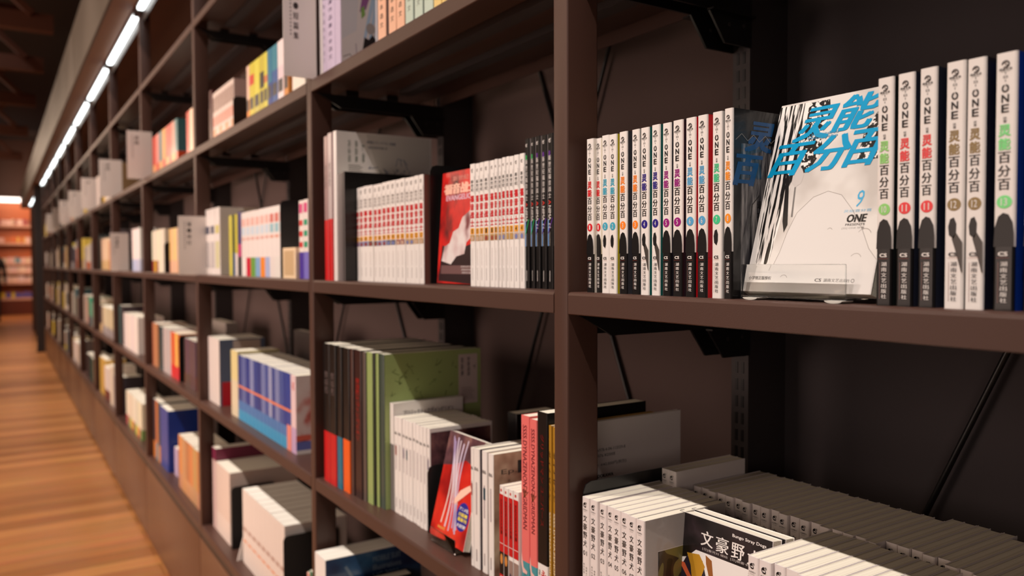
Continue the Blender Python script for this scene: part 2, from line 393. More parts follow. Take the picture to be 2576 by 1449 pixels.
def spawn(name, st, t, h, loc, rot=(0, 0, 0), label=None, cat='book', group=None, parts=True):
    d = st.get('d', 0.128); hard = st.get('hard', False)
    mb = MB(); cover(mb, t, h, d, st['sp'], st['sd'], st.get('bands', ()), hard)
    if st.get('pr'): st['pr'](mb, t, h, d)
    if parts:
        o = empty(name, loc, rot); mb.build('cover', o)
        pg = MB(); pages(pg, t, h, d, st.get('pg'), hard); pg.build('page_block', o)
    else:
        pages(mb, t, h, d, st.get('pg'), hard); o = mb.build(name, loc=loc, rot=rot)
    return tag(o, label, cat, group)
def lean_rot(theta, rz=-PI/2, tz=0.0):
    return (Matrix.Rotation(tz, 3, 'Z') @ Matrix.Rotation(-theta, 3, 'X') @ Matrix.Rotation(rz, 3, 'Z')).to_euler()

# ---- materials of printed covers
def P(rgb, gloss=0.32, film=False):
    return M(rgb, gloss, coat=0.2 if film else 0.08, spec=0.35, bump=0.12 if film else 0.0, bscale=70)
W1 = P((238, 233, 229)); W2 = P((226, 220, 218)); W1F = P((238, 233, 229), film=True); BK = P((17, 15, 16)); BKF = P((17, 15, 16), film=True); INK = P((26, 24, 26)); GRY = P((120, 116, 114))

# ==== the nearest bay, middle shelf: thirteen-volume manga with ONE on the spines
TINT = {1: (216, 22, 34), 2: (66, 170, 200), 3: (250, 134, 32), 4: (44, 30, 132), 5: (152, 22, 124), 6: (88, 168, 216), 7: (64, 204, 142),
        8: (250, 150, 34), 10: (146, 218, 118), 11: (236, 62, 66), 12: (146, 122, 76), 13: (126, 232, 140)}
SIDE = {1: (236, 232, 228), 2: (222, 208, 40), 3: (70, 70, 76), 4: (28, 112, 106), 5: (40, 38, 48), 6: (206, 34, 44), 7: (220, 216, 212), 8: (22, 22, 24),
        10: (30, 34, 34), 11: (40, 44, 60), 12: (34, 32, 38), 13: (20, 60, 150)}
LOWWHITE = (2, 4, 7, 12)
def mob_print(n):
    c = P(TINT[n])
    def pr(mb, t, h, d):
        S_ = PL()['S']; cx = t*0.47; fw = t*0.58
        k = P((40, 38, 40))
        mb.arc(cx, h*0.955, t*0.13, t*0.19, -2.2, 3.2, S_, k); mb.rect(cx-t*.02, cx+t*.18, h*0.949, h*0.9525, S_, k, .0003); mb.rect(cx-t*.10, cx+t*.06, h*0.958, h*0.961, S_, k, .0003)
        mb.text('博集天卷', S_, cx, h*0.936, t*0.62, h*0.010, k); mb.text('CS-BOOKY', S_, cx, h*0.928, t*0.42, h*0.0045, k, 0)
        mb.text('[', S_, cx, h*0.917, t*.18, h*.003, k, turn=1); mb.text('日', S_, cx, h*0.906, t*0.2, h*0.010, k, 0); mb.text(']', S_, cx, h*0.895, t*.18, h*.003, k, turn=1)
        for i, ch in enumerate('ONE'): mb.text(ch, S_, cx, h*(0.862-0.0385*i), t*0.36, h*0.032, INK, .05)
        mb.rect(cx-t*.02, cx+t*.02, h*.86, h*.884, S_, W1, .0004)
        for i, ch in enumerate('绘著'): mb.text(ch, S_, cx, h*(0.748-0.0125*i), t*0.17, h*0.011, INK, 0)
        for i, ch in enumerate('灵能'): mb.text(ch, S_, cx, h*(0.700-0.052*i), fw, h*0.047, c, .042)
        for i, ch in enumerate('百分百'): mb.text(ch, S_, cx, h*(0.596-0.052*i), fw, h*0.045, INK, .029)
        mb.disc(cx+t*.03, h*0.424, t*0.36, h*0.0255, S_, c)
        mb.text(str(n), S_, cx+t*.02, h*0.424, t*(.17 if n < 10 else .30), h*0.030, W1, .02, lift=.0004)
        # plain printed motif instead of the pictures on the spines
        if n in LOWWHITE:
            mb.shape([(t*.25, h*.30), (t*.5, h*.285), (t*.62, h*.31), (t*.64, h*.345), (t*.5, h*.372), (t*.3, h*.365), (t*.2, h*.335)], S_, INK)
            if n in (4, 12): mb.shape([(t*.40, h*.285), (t*.62, h*.31), (t*.95, h*.27), (t*.97, h*.15), (t*.9, h*.15), (t*.62, h*.23)], S_, P((70, 64, 60)))
            ink = P((60, 56, 58))
        else:
            mb.shape([(t*.02, h*.25), (t*.98, h*.25), (t*.97, h*.30), (t*.90, h*.345), (t*.70, h*.375), (t*.45, h*.382), (t*.22, h*.368), (t*.06, h*.325)], S_, BK)
            ink = W1
        mb.text('CS', S_, cx, h*0.222, t*0.46, h*0.017, ink, .06, lift=.0004)
        mb.rect(cx-t*.3, cx+t*.3, h*.2065, h*.2075, S_, P((150, 60, 50)), .0004)
        for i, ch in enumerate('湖南文艺出版社'): mb.text(ch, S_, cx+t*.05, h*(0.183-0.0237*i), t*0.33, h*0.0185, ink, .01, lift=.0004)
        mb.rect(cx-t*.22, cx-t*.20, h*.03, h*.19, S_, P((150, 110, 104)), .0004)
        if n == 6:
            mb.rect(0.002, d*.5, h*.22, h*.37, PL(t)['R'], P((190, 40, 60)))
    return pr
def mob_style(n):
    low = W1F if n in LOWWHITE else BKF
    p0 = mob_print(n)
    def both(mb, t, h, d): p0(mb, t, h, d); copy_print(mb, t, h, d)
    return dict(sp=W1F, sd=P(SIDE[n], film=True), bands=[(0.0, 0.25, low, None)], pr=both if n == 8 else p0, d=0.128)
def mob_row(items, y, py):
    for n, a, bb, dy, lab in items:
        x0 = onY(a, py, y+dy).x; x1 = onY(bb, py, y+dy).x
        spawn('manga_volume', mob_style(n), x1-x0, 0.1825+random.uniform(-.0006, .0006), (x0, y+dy, ZS['mid']), (0, 0, 0), lab, 'book', 'white ONE manga volumes on the middle shelf')
# the film-wrapped front cover of volume 8, seen edge on beside the clear stand
BARKD = art('dim_bark', [(30, 30, 36), (66, 66, 72), (150, 148, 148)], (50, 300, 24), 3.0, .22, .6, pos=[.3, .5, .68])
def copy_print(mb, t, h, d):
    R_ = PL(t)['R']; mb.rect(.012, d-.001, .0, h*.82, R_, BARKD, .0001); mb.shape([(.02, h*.82), (d*.5, h*.82), (d*.96, h*.97), (d*.96, h*.82)], R_, P((30, 28, 30)), .0001)
    zz = P((150, 148, 146)); pts = []
    for k in range(11): pts.append((.004+.0085*k, h*(.835+.035*(k % 2))))
    mb.line(pts, .0006, R_, zz)
    for ch, u, v in (('灵', .30, .86), ('百', .17, .68)): mb.text(ch, R_, u*d, v*h, .34*d, .17*h, P((20, 84, 140)), .05, .3)
    mb.line([(.30*d, .55*h), (.22*d, .50*h), (.2*d, .40*h), (.21*d, .2*h), (.26*d, .10*h)], .0008, R_, INK)
    for i, ch in enumerate('是本大爷的'): mb.text(ch, R_, .30*d, (.50-.055*i)*h, .05*d, .042*h, INK, .02)
k_ = 3.0825; q = lambda v: 1460+v/k_
COLN = {1: 'red', 2: 'cyan', 3: 'orange', 4: 'navy', 5: 'purple', 6: 'light blue', 7: 'green', 8: 'amber', 10: 'lime', 11: 'red', 12: 'olive', 13: 'pale green'}
def mlab(n, which=''):
    return '%swhite manga spine with %s number %d disc, middle shelf' % (which, COLN[n], n)
mob_row([(1, q(48), q(102), 0, mlab(1, 'left one of two: ')), (1, q(117), q(163), 0.005, mlab(1, 'right one of two: ')), (2, q(165), q(221), 0, mlab(2, 'left one of two: ')),
         (2, q(222.5), q(280), 0, mlab(2, 'right one of two: ')), (3, q(300), q(360), 0, mlab(3, 'left one of two: ')), (3, q(397), q(455), .001, mlab(3, 'right one of two: ')),
         (4, q(465), q(529), 0, mlab(4, 'left one of two: ')), (4, q(550), q(613), 0, mlab(4, 'right one of two: ')), (5, q(634), q(699), 0, mlab(5, 'left one of two: ')),
         (5, q(714), q(790), 0, mlab(5, 'right one of two: ')), (6, q(813), q(888), -.001, mlab(6, 'left one of two: ')), (6, q(905), q(979), -.001, mlab(6, 'right one of two: ')),
         (7, q(1018), q(1094), 0, mlab(7)), (8, q(1110), q(1175), -.002, mlab(8))], 0.014, 700)
mob_row([(10, 2203, 2243, .004, mlab(10)), (11, 2253, 2295, .004, mlab(11, 'left one of two: ')), (11, 2308, 2351, .004, mlab(11, 'right one of two: ')),
         (12, 2374, 2422, .004, mlab(12, 'left one of two: ')), (12, 2426, 2473, .005, mlab(12, 'right one of two: ')), (13, 2497, 2551, .006, mlab(13, 'inner one of two: ')),
         (13, 2573, 2627, .006, mlab(13, 'outer one of two: '))], 0.014, 700)

# the volume shown face out in a clear stand
STREAK = art('bark_streaks', [(20, 18, 18), (20, 18, 18), (240, 235, 230), (238, 233, 229)], (60, 330, 22), 3.0, .3, .3, pos=[0, .46, .50, 1], rot=(0, 0, 0))
LEAF = art('ink_foliage', [(24, 22, 22), (24, 22, 22), (238, 233, 229), (238, 233, 229)], (260, 260, 260), 2.0, .3, .3, pos=[0, .52, .545, 1])
CLOUD = art('pale_clouds', [(196, 190, 185), (220, 216, 212)], (24, 24, 24), 2.0, .3, .3, pos=[.36, .55])
BLUE = P((0, 150, 200)); LINE = P((150, 142, 138))
def nine_print(mb, t, h, d):
    R_ = PL(t)['R']; w_ = d
    def uv(pts): return [(a*w_, b*h) for a, b in pts]
    mb.rect(0.0005, w_-.0005, 0, h, R_, CLOUD, .0001)
    mb.shape(uv([(.0, .72), (.0, .99), (.26, .99), (.235, .60), (.17, .14), (.09, .12), (.05, .16), (.02, .40)]), R_, STREAK, .00015)
    mb.shape(uv([(.17, .62), (.20, .60), (.27, .34), (.25, .30), (.22, .36)]), R_, INK, .00016)
    mb.shape(uv([(.27, .70), (.25, .985), (.42, .985), (.45, .90), (.40, .80), (.44, .72), (.36, .62), (.30, .60)]), R_, LEAF, .00016)
    mb.shape(uv([(.72, .62), (.74, .78), (.80, .86), (.90, .97), (.995, .985), (.995, .62), (.86, .64)]), R_, LEAF, .00016)
    # plain snow drift with a shovel standing behind it
    drift = uv([(.20, .10), (.25, .20), (.28, .30), (.33, .40), (.44, .475), (.55, .50), (.66, .475), (.76, .40), (.86, .30), (.93, .21), (.995, .16), (.995, .0), (.20, .0)])
    mb.shape(uv([(.285, .38), (.30, .38), (.275, .56), (.262, .56)]), R_, GRY, .0002)
    mb.shape(uv([(.235, .56), (.27, .535), (.315, .555), (.325, .60), (.30, .632), (.255, .635), (.232, .60)]), R_, P((196, 190, 186)), .00022)
    mb.shape(drift, R_, P((218, 214, 211)), .00024); mb.line(drift[:11], .0004, R_, LINE, .0003)
    for cxx, cyy, r in ((.88, .27, .05), (.33, .06, .03), (.85, .16, .04), (.62, .30, .02)):
        mb.arc(cxx*w_, cyy*h, r*w_-.0002, r*w_+.0002, .4, 2.6, R_, LINE)
    sh = 0.34
    def big(ch, u0, u1, v0, v1): mb.text(ch, R_, (u0+u1)/2*w_, (v0+v1)/2*h, (u1-u0)*w_, (v1-v0)*h, BLUE, .032, sh, lift=.00045)
    big('灵', .165, .51, .775, .955); big('能', .475, .83, .80, .985); big('百', .005, .37, .60, .775); big('分', .325, .665, .605, .79); big('百', .615, .945, .61, .795)
    mb.text('Onehundred', R_, .42*w_, .806*h, .24*w_, .016*h, P((60, 140, 180)), .01, lift=.0005); mb.text('MobPsycho', R_, .42*w_, .786*h, .24*w_, .019*h, P((60, 140, 180)), .01, lift=.0005)
    mb.text('9', R_, .805*w_, .450*h, .05*w_, .082*h, P((70, 170, 215)), .0, .15)
    mb.text('灵能百分百', R_, .80*w_, .392*h, .20*w_, .013*h, P((110, 180, 215)), 0)
    mb.text('ONE', R_, .805*w_, .356*h, .145*w_, .040*h, INK, .06, .12); mb.text('PRESENTS', R_, .80*w_, .326*h, .14*w_, .011*h, INK, .03)
    mb.text('[日] ONE 绘著', R_, .79*w_, .309*h, .16*w_, .011*h, GRY, 0)
    mb.text('小学馆正版授权', R_, .135*w_, .066*h, .19*w_, .017*h, INK, .01); mb.text('CS', R_, .60*w_, .060*h, .05*w_, .015*h, INK, .04)
    mb.rect(.57*w_, .625*w_, .045*h, .05*h, R_, INK); mb.text('湖南文艺出版社', R_, .74*w_, .060*h, .20*w_, .016*h, INK, .01)
    mb.arc(.86*w_, .06*h, .0012, .0018, 0, 2*PI, R_, GRY)
NINE = dict(sp=W1, sd=W1, pr=nine_print, d=0.133)
nx = -0.5240
def stand(name, xl, y0, z, w_, lip, back, th, mat, label, feet=True):
    """clear stand: upright lip in front, flat base, leaning back plate"""
    r = empty(name, (xl, y0, z)); g = 0.0016; dp = 0.040; zb = 0.0024
    tag(r, label, 'stand')
    mb = MB(); mb.box(0, w_, 0, g, zb, zb+lip, mat, bev=0.0009); mb.build('lip', r)
    mb = MB(); mb.box(0, w_, g+.0002, dp, zb, zb+g, mat); mb.build('base', r)
    mb = MB(); dy, dz = math.sin(th)*back, math.cos(th)*back
    mb.prism([(dp, zb), (dp+g, zb), (dp+g+dy, zb+dz), (dp+dy, zb+dz)], w_*.1, w_*.9, 'x', mat); mb.build('back', r)
    if feet:
        for fx in (w_*.14, w_*.93):
            mb = MB(); mb.prism([(math.cos(a)*.0085+fx, .0023-abs(math.sin(a))*.0022) for a in [PI*i/10 for i in range(11)]], -0.006, 0.010, 'y', FOOT); mb.build('foot', r)
    return r
ac = bpy.data.materials.new('clear_acrylic'); ac.use_nodes = True; b = ac.node_tree.nodes['Principled BSDF']
b.inputs['Base Color'].default_value = (.97, .98, .97, 1); b.inputs['Transmission Weight'].default_value = 1.0; b.inputs['Roughness'].default_value = 0.02; b.inputs['IOR'].default_value = 1.3
ACRYL = ac
FOOT = M((206, 204, 196), 0.4)
stand('acrylic_stand', -0.521, 0.018, ZS['mid'], 0.112, 0.031, 0.11, 0.318, ACRYL, 'clear acrylic stand holding the white manga cover with big blue title')
th = math.radians(16.5)
o = spawn('manga_volume', NINE, 0.0135, 0.190, (nx, 0.0255+.0135*math.cos(th), ZS['mid']+0.0043), lean_rot(th), 'white manga with big blue title facing out in a clear stand, number 9', 'book', 'white ONE manga volumes on the middle shelf')
# ==== the nearest bay, second lowest shelf: white volumes with vertical title and swirl logo
def swirl(mb, cx, cz, s, pl, m):
    mb.arc(cx, cz, s*.72, s*1.0, PI*.45, PI*1.75, pl, m); mb.arc(cx+s*.1, cz-s*.25, s*.34, s*.55, -PI*.9, PI*.6, pl, m)
    mb.disc(cx-s*.35, cz+s*.35, s*.42, s*.42, pl, m); mb.arc(cx+s*.6, cz+s*.75, s*.2, s*.36, 0, 2*PI, pl, m)
def bungo_print(num):
    def pr(mb, t, h, d):
        S_ = PL()['S']; cx = t*.44
        swirl(mb, cx, h*.952, t*.22, S_, INK)
        mb.text('天闻角川', S_, cx, h*.921, t*.6, h*.009, INK, 0); mb.text('Comics', S_, cx, h*.910, t*.4, h*.005, GRY, 0)
        for i, ch in enumerate('文豪野犬'): mb.text(ch, S_, cx, h*(.865-.0545*i), t*.52, h*.043, INK, .015)
        if num:
            mb.text(num, S_, cx, h*.640, t*.52, h*.030, INK, .0)
            for i, ch in enumerate('春河绘著'): mb.text(ch, S_, t*.28, h*(.565-.018*i), t*.2, h*.013, GRY, 0)
            for i, ch in enumerate('朝雾卡夫卡著'): mb.text(ch, S_, t*.62, h*(.545-.018*i), t*.2, h*.013, GRY, 0)
    return pr
WB = P((236, 228, 226), film=True)
GREYC = M((176, 170, 166), 0.4, coat=.5, bump=.15, bscale=60)
PHOTO = art('olive_picture', [(20, 18, 16), (60, 48, 30), (120, 112, 60), (150, 140, 90)], (30, 30, 30), 1.0, .35, .3, pos=[.4, .5, .56, .7], interp='CONSTANT')
def bungo08(mb, t, h, d):
    bungo_print('08')(mb, t, h, d)
    R_ = PL(t)['R']; mb.rect(d*.16, d*.95, h*.10, h*.80, R_, PHOTO); mb.rect(d*.155, d*.95, h*.80, h*.803, R_, W2)
zl = ZS['low']
def bungo(num, x, y, t, lab, grp, h=0.188, pr=None, sd=None):
    return spawn('manga_volume', dict(sp=WB, sd=sd or WB, pr=pr or bungo_print(num), d=.128), t-.0003, h, (x, y, zl), (0, 0, 0), lab, 'book', grp)
xs = [onY(1380+c/4.847, 1330, .012).x for c in (408, 497, 618, 706, 790, 880, 988, 1083, 1186)]
ys = [.012, .013, .012, .013, .012, .012, .010, .010]
GB = 'white volumes with vertical title, lowest row in view'
for i in range(8):
    num = '%02d' % (i+1); t = min(xs[i+1]-xs[i], .0143)
    bungo(num, xs[i], ys[i], t, 'white film-wrapped volume marked %s, beside the black bookend below the middle shelf' % num, GB, pr=bungo08 if i == 7 else None, sd=GREYC if i == 7 else None)
# face-out volume with the dark title band
NIGHT = art('night_band', [(16, 13, 15), (40, 30, 34), (72, 58, 66)], (26, 26, 34), 4.0, .25, .6, pos=[.4, .55, .72])
OCH = P((190, 140, 40)); COAT = P((40, 34, 46)); RIB = P((150, 92, 40)); ORG = P((206, 96, 60))
def bungo_cover(mb, t, h, d):
    R_ = PL(t)['R']; w_ = d
    def uv(p): return [(a*w_, b*h) for a, b in p]
    mb.rect(0.0005, w_-.0005, h*.80, h-.0003, R_, NIGHT, .0001); mb.rect(0.0005, w_-.0005, 0, h*.80, R_, W1, .0001)
    mb.shape(uv([(0, .80), (0, .86), (.20, .88), (.22, .80), (.12, .74), (.02, .72)]), R_, NIGHT, .00012)
    # plain ribbons of colour in place of the printed figures
    mb.shape(uv([(.06, .2), (.05, .66), (.12, .745), (.30, .75), (.38, .60), (.36, .2)]), R_, COAT, .00015)
    mb.shape(uv([(.12, .765), (.26, .78), (.33, .72), (.27, .60), (.24, .45), (.16, .44), (.20, .60), (.17, .70)]), R_, OCH, .0002)
    mb.shape(uv([(.33, .79), (.40, .77), (.43, .66), (.41, .52), (.36, .52), (.385, .66), (.34, .74)]), R_, RIB, .0002)
    mb.shape(uv([(.03, .70), (.10, .70), (.20, .62), (.30, .56), (.28, .535), (.17, .60), (.08, .665)]), R_, ORG, .00025)
    mb.shape(uv([(.62, .70), (.72, .735), (.80, .71), (.82, .62), (.60, .60)]), R_, P((206, 176, 120)), .0002)
    for i, ch in enumerate('文豪野犬'): mb.text(ch, R_, (.335+.165*i)*w_, (.885-.004*i)*h, .135*w_, .092*h, W1, .02)
    mb.text('Bungo Stray Dogs', R_, .77*w_, .957*h, .34*w_, .024*h, W1, .03)
    mb.text('[日]春河35 编绘  [日]朝雾卡夫卡 原作', R_, .62*w_, .822*h, .66*w_, .017*h, P((190, 180, 176)), 0)
    mb.text('Sensation', R_, .88*w_, .775*h, .2*w_, .022*h, GRY, 0)
th3 = math.radians(5)
for i, (yy, xx, lab) in enumerate(((.0555, -.656, 'dark-banded white volume facing out, beside the white volumes marked 01 to 08'),
                                   (.0715, -.653, 'second wrapped volume right behind the dark-banded cover facing out'))):
    spawn('manga_volume', dict(sp=BKF, sd=W1F, pr=bungo_cover, d=.128), .0145, .186, (xx, yy+.0145, zl+.0015), lean_rot(th3, tz=math.radians(2)), lab, 'book')
# right front group and the rows behind
x = -0.518; GR = 'white volumes at the lower right'
for i in range(10):
    t = .0132 + (.0015 if i in (1, 3) else 0)
    bungo(None, x, .026+(.003 if i in (2, 3) else 0), t, '%s white volume from the left in the lit group right of the dark-banded cover' % ORD[i], GR); x += t+.0004
src = None; x = -0.7232; GBK = 'white volumes in the shadowed second row'
for i in range(31):
    dy = (.162, .164, .160, .163)[i % 4] + (.012 if 18 < i < 24 else 0)
    lab = '%s white volume from the left in the shadowed row behind the front volumes' % ORD[i]
    if src is None: src = o = bungo(None, x, dy, .0132, lab, GBK, h=.187)
    else: o = dup(src, (x, dy, zl)); o['label'] = lab
    x += .0134
o2 = dup(src, (-.752, .135, zl+.020)); o2['label'] = 'left one of two white volumes raised behind the black bookend'
o3 = dup(src, (-.739, .135, zl+.020)); o3['label'] = 'right one of two white volumes raised behind the black bookend'
for o in (o2, o3): o['group'] = 'two raised white volumes'
mb = MB(); mb.box(-.754, -.7245, .134, .158, zl, zl+.0195, BOOKEND); tag(mb.build('riser_block'), 'small dark block under the two raised white volumes', 'block')
def bookend(x, y, z, dpt, h, label, foot=.10, mat=None):
    r = empty('bookend', (x, y, z)); tag(r, label, 'bookend', 'black steel bookends')
    mb = MB(); mb.prism([(0, 0), (dpt, 0), (dpt, h-.012), (dpt-.004, h-.003), (dpt-.012, h), (.012, h), (.004, h-.003), (0, h-.012)], 0, .0016, 'x', mat or BOOKEND); mb.build('plate', r)
    mb = MB(); mb.box(-foot, 0, .012, dpt-.012, 0, .0009, mat or BOOKEND); mb.build('foot', r)
    return r
bookend(-.7655, .017, zl, .142, .203, 'black bookend plate left of the volume marked 01', foot=.001)

# ------------------------------------------------------------------ generic rows
LAST = [None]
def row(lv, py, y, items, group, parts=True, nm='book', cat='book', xmin=None):
    """items: left px, right px, height, style, label (with %s for an ordinal)"""
    cnt = {}
    out = []
    for it in items:
        a, bb, h, st, lab = it[:5]; dy = it[5] if len(it) > 5 else random.uniform(-.0015, .0015)
        x0 = onY(a, py, y+dy).x; x1 = onY(bb, py, y+dy).x
        if not out: last = xmin if xmin is not None else -99
        if x0 < last+.0003:
            x0 = last+.0003; x1 = max(x1, x0+.006)
        last = x1; LAST[0] = last
        if '%s' in lab:
            k = cnt.get(lab, 0); cnt[lab] = k+1; lab = lab % ORD[k]
        out.append(spawn(nm, st, max(x1-x0-.0004, .0025), h+random.uniform(-.0006, .0006), (x0, y+dy, ZS[lv]), (0, 0, 0), lab, cat, group, parts))
    return out
def split(a, bb, n, j=0.12):
    """n spine edges between two pixel columns"""
    ws = [1+random.uniform(-j, j) for _ in range(n)]; t = sum(ws); x = a; o = []
    for w_ in ws:
        o.append((x, x+(bb-a)*w_/t)); x += (bb-a)*w_/t
    return o
RED = P((196, 24, 30)); REDD = P((120, 22, 28)); ORA = P((236, 96, 24)); TEAL = P((24, 112, 140)); YEL = P((226, 200, 50)); LAV = P((196, 182, 206)); CRE = P((234, 222, 192)); PINK = P((232, 116, 112))

# ==== second bay, middle shelf
def redthin(mb, t, h, d):
    mb.text('新世紀', PL()['S'], t*.5, h*.72, h*.16, t*.5, P((110, 96, 96)), 0, turn=1)
row('mid', 690, .009, [(818, 827, .305, dict(sp=P((150, 120, 120)), sd=REDD, bands=[(0, .42, RED, RED)], d=.20, pr=redthin), 'thin tall book with a red paper band, leftmost beside the post, middle shelf', 0),
                       (827.3, 837, .308, dict(sp=P((186, 170, 170)), sd=REDD, bands=[(0, .42, RED, RED)], d=.20, pr=redthin), 'pale thin tall book with a red paper band, left of the tall white album', 0)], 'tall red-banded books', xmin=PX[2]+PW)
def album_side(mb, t, h, d):
    R_ = PL(t)['R']
    mb.shape([(d*.30, h*.995), (d*.98, h*.995), (d*.98, h*.45), (d*.52, h*.55)], R_, P((206, 200, 196)))
    mb.text('新世紀エヴァンゲリオン 原画集', R_, d*.46, h*.94, d*.30, h*.022, P((40, 44, 90)), .02); mb.text('GROUNDWORK OF', R_, d*.42, h*.905, d*.20, h*.018, P((40, 44, 90)), .02)
    for u, s_ in ((.13, '完全版'), (.20, '原画集'), (.27, '上巻')): mb.text(s_, R_, d*u, h*.87, h*.15, d*.03, P((90, 110, 100)), 0, turn=1)
    for k in range(4): mb.rect(d*.12, d*(.24+.02*(k % 2)), h*(.775-.012*k), h*(.779-.012*k), R_, GRY)
    rr = random.Random(3); SK = P((90, 104, 140))
    for k in range(26):
        u, v = rr.uniform(.34, .8), rr.uniform(.66, .80); mb.line([(u*d, v*h), ((u+rr.uniform(-.05, .05))*d, (v+rr.uniform(-.04, .06))*h), ((u+rr.uniform(-.05, .08))*d, (v+rr.uniform(-.05, .05))*h)], .0012, R_, SK if k % 3 else GRY)
row('mid', 690, .012, [(838.5, 849, .310, dict(sp=W2, sd=W2, d=.22, pr=album_side, pg=PAPERW), 'tall white art album with grey artwork and blue lettering on its cover', 0),
                       (850, 856, .220, dict(sp=P((120, 112, 112), film=True), sd=BK, d=.19), 'first of three thin film-wrapped albums left of the black one', 0),
                       (856.5, 862, .221, dict(sp=P((104, 96, 96), film=True), sd=BK, d=.19), 'second of three thin film-wrapped albums left of the black one', 0),
                       (862.5, 868, .222, dict(sp=P((66, 58, 58), film=True), sd=BKF, d=.20), 'black film-wrapped album left of the sixteen white red-titled volumes', 0)], 'albums at the left of the second bay', xmin=LAST[0])
BX = [P((120, 130, 180)), P((190, 150, 90)), P((150, 70, 60)), P((90, 80, 90)), P((200, 170, 150))]
def eva_print(n, blur=False):
    rr = random.Random(n*7+1)
    def pr(mb, t, h, d):
        S_ = PL()['S']; cx = t*.5; g = P((130, 122, 120)); r_ = P((200, 30, 40)); o_ = P((240, 168, 60))
        swirl(mb, cx, h*.945, t*.2, S_, g)
        for i, ch in enumerate('新世纪'): mb.text(ch, S_, cx, h*(.855-.033*i), t*.55, h*.028, INK if not blur else g, .02)
        mb.line([(t*.92, h*.90), (t*.97, h*.82), (t*.92, h*.76)], .0005, S_, g)
        for i, ch in enumerate('福音战士'): mb.text(ch, S_, cx, h*(.715-.066*i), t*.78, h*.060, r_, .07)
        mb.rect(t*.1, t*.9, h*.425, h*.475, S_, o_); mb.text(str(n), S_, cx, h*.45, t*.34, h*.038, INK, .03, lift=.0004)
        b1 = BX[rr.randrange(5)]; b2 = BX[rr.randrange(5)]
        mb.rect(t*.06, t*.94, h*.37, h*.42, S_, b1); mb.disc(t*.5, h*.39, t*.3, h*.02, S_, b2, .0003)
        mb.rect(t*.45, t*.55, h*.17, h*.31, S_, P((206, 196, 194))); mb.rect(t*.46, t*.54, h*.05, h*.15, S_, P((150, 142, 142)))
    return pr
ev = split(880, 1066, 16, .06)
row('mid', 680, .038, [(a, bb, .1885, dict(sp=W1, sd=W1 if i < 15 else P((120, 76, 66)), d=.13, pr=eva_print(5+i//2, True)), '%s from the left of sixteen white volumes with red titles, left of the red cover') for i, (a, bb) in enumerate(ev)], 'white volumes with red titles, left part', xmin=LAST[0])
bookend(onY(1089, 690, .055).x, .050, ZS['mid'], .12, .205, 'black bookend plate left of the red cover facing out', foot=.002)
CRIM = art('crimson_cloud', [(70, 10, 14), (200, 24, 22), (226, 40, 30), (120, 14, 18)], (22, 22, 16), 3.0, .3, .4, pos=[.32, .48, .6, .74])
MIST = art('pale_mist', [(120, 50, 56), (214, 190, 190), (232, 222, 220)], (30, 30, 24), 2.0, .3, .4, pos=[.3, .45, .6])
def eva_cover(mb, t, h, d):
    R_ = PL(t)['R']; w_ = d
    mb.rect(.0005, w_-.0005, 0, h, R_, CRIM, .0001)
    mb.shape([(w_*.04, h*.02), (w_*.95, h*.0), (w_*.95, h*.36), (w_*.55, h*.30), (w_*.1, h*.34)], R_, P((44, 24, 28)), .00012)
    mb.text('新世纪', R_, w_*.5, h*.935, w_*.42, h*.045, P((200, 120, 110)), .03)
    mb.text('福音战士', R_, w_*.50, h*.845, w_*.86, h*.10, P((244, 190, 170)), .06); mb.text('EVANGELION', R_, w_*.52, h*.765, w_*.76, h*.05, P((220, 180, 200)), .05)
    mb.shape([(w_*.10, h*.20), (w_*.16, h*.33), (w_*.30, h*.36), (w_*.38, h*.46), (w_*.52, h*.49), (w_*.60, h*.58), (w_*.80, h*.64), (w_*.93, h*.60), (w_*.86, h*.50), (w_*.90, h*.42), (w_*.74, h*.36), (w_*.70, h*.26), (w_*.50, h*.24), (w_*.36, h*.17)], R_, MIST, .0002)
    mb.rect(w_*.10, w_*.98, h*.085, h*.16, R_, P((110, 78, 78)), .00025)
    for k in range(3): mb.text('贞本义行 绘著', R_, w_*.8, h*(.15-.026*k), w_*(.34-.04*k), h*.016, W2, .01, lift=.0004)
th4 = math.radians(4)
spawn('manga_volume', dict(sp=REDD, sd=W1, pr=eva_cover, d=.128), .013, .187, (onY(1099, 700, .052).x, .052+.013, ZS['mid']+.001), lean_rot(th4), 'red cover facing out between white red-titled volumes on the middle shelf', 'book')
ce = lambda c: 1180+c/3.714
ev2 = [(12, 57, 0), (59, 99, 0), (101, 140, 0), (142, 187, 1), (193, 237, 1), (239, 268, 1), (269, 303, 2), (309, 341, 2), (343, 377, 3), (379, 417, 3), (421, 466, 4), (470, 518, 4)]
row('mid', 690, .038, [(ce(a), ce(bb), .188, dict(sp=W1, sd=W1, d=.13, pr=eva_print(n)), '%s from the left of twelve white volumes with red titles, right of the red cover') for a, bb, n in ev2], 'white volumes with red titles, right part')
mb = MB(); xb = onY(1262, 420, .175).x
mb.box(xb-.10, xb+.035, .176, .179, 0, .215, BOOKEND); tag(mb.build('bookend', loc=(0, 0, ZS['mid'])), 'dark steel plate standing behind the twelve white red-titled volumes', 'bookend')
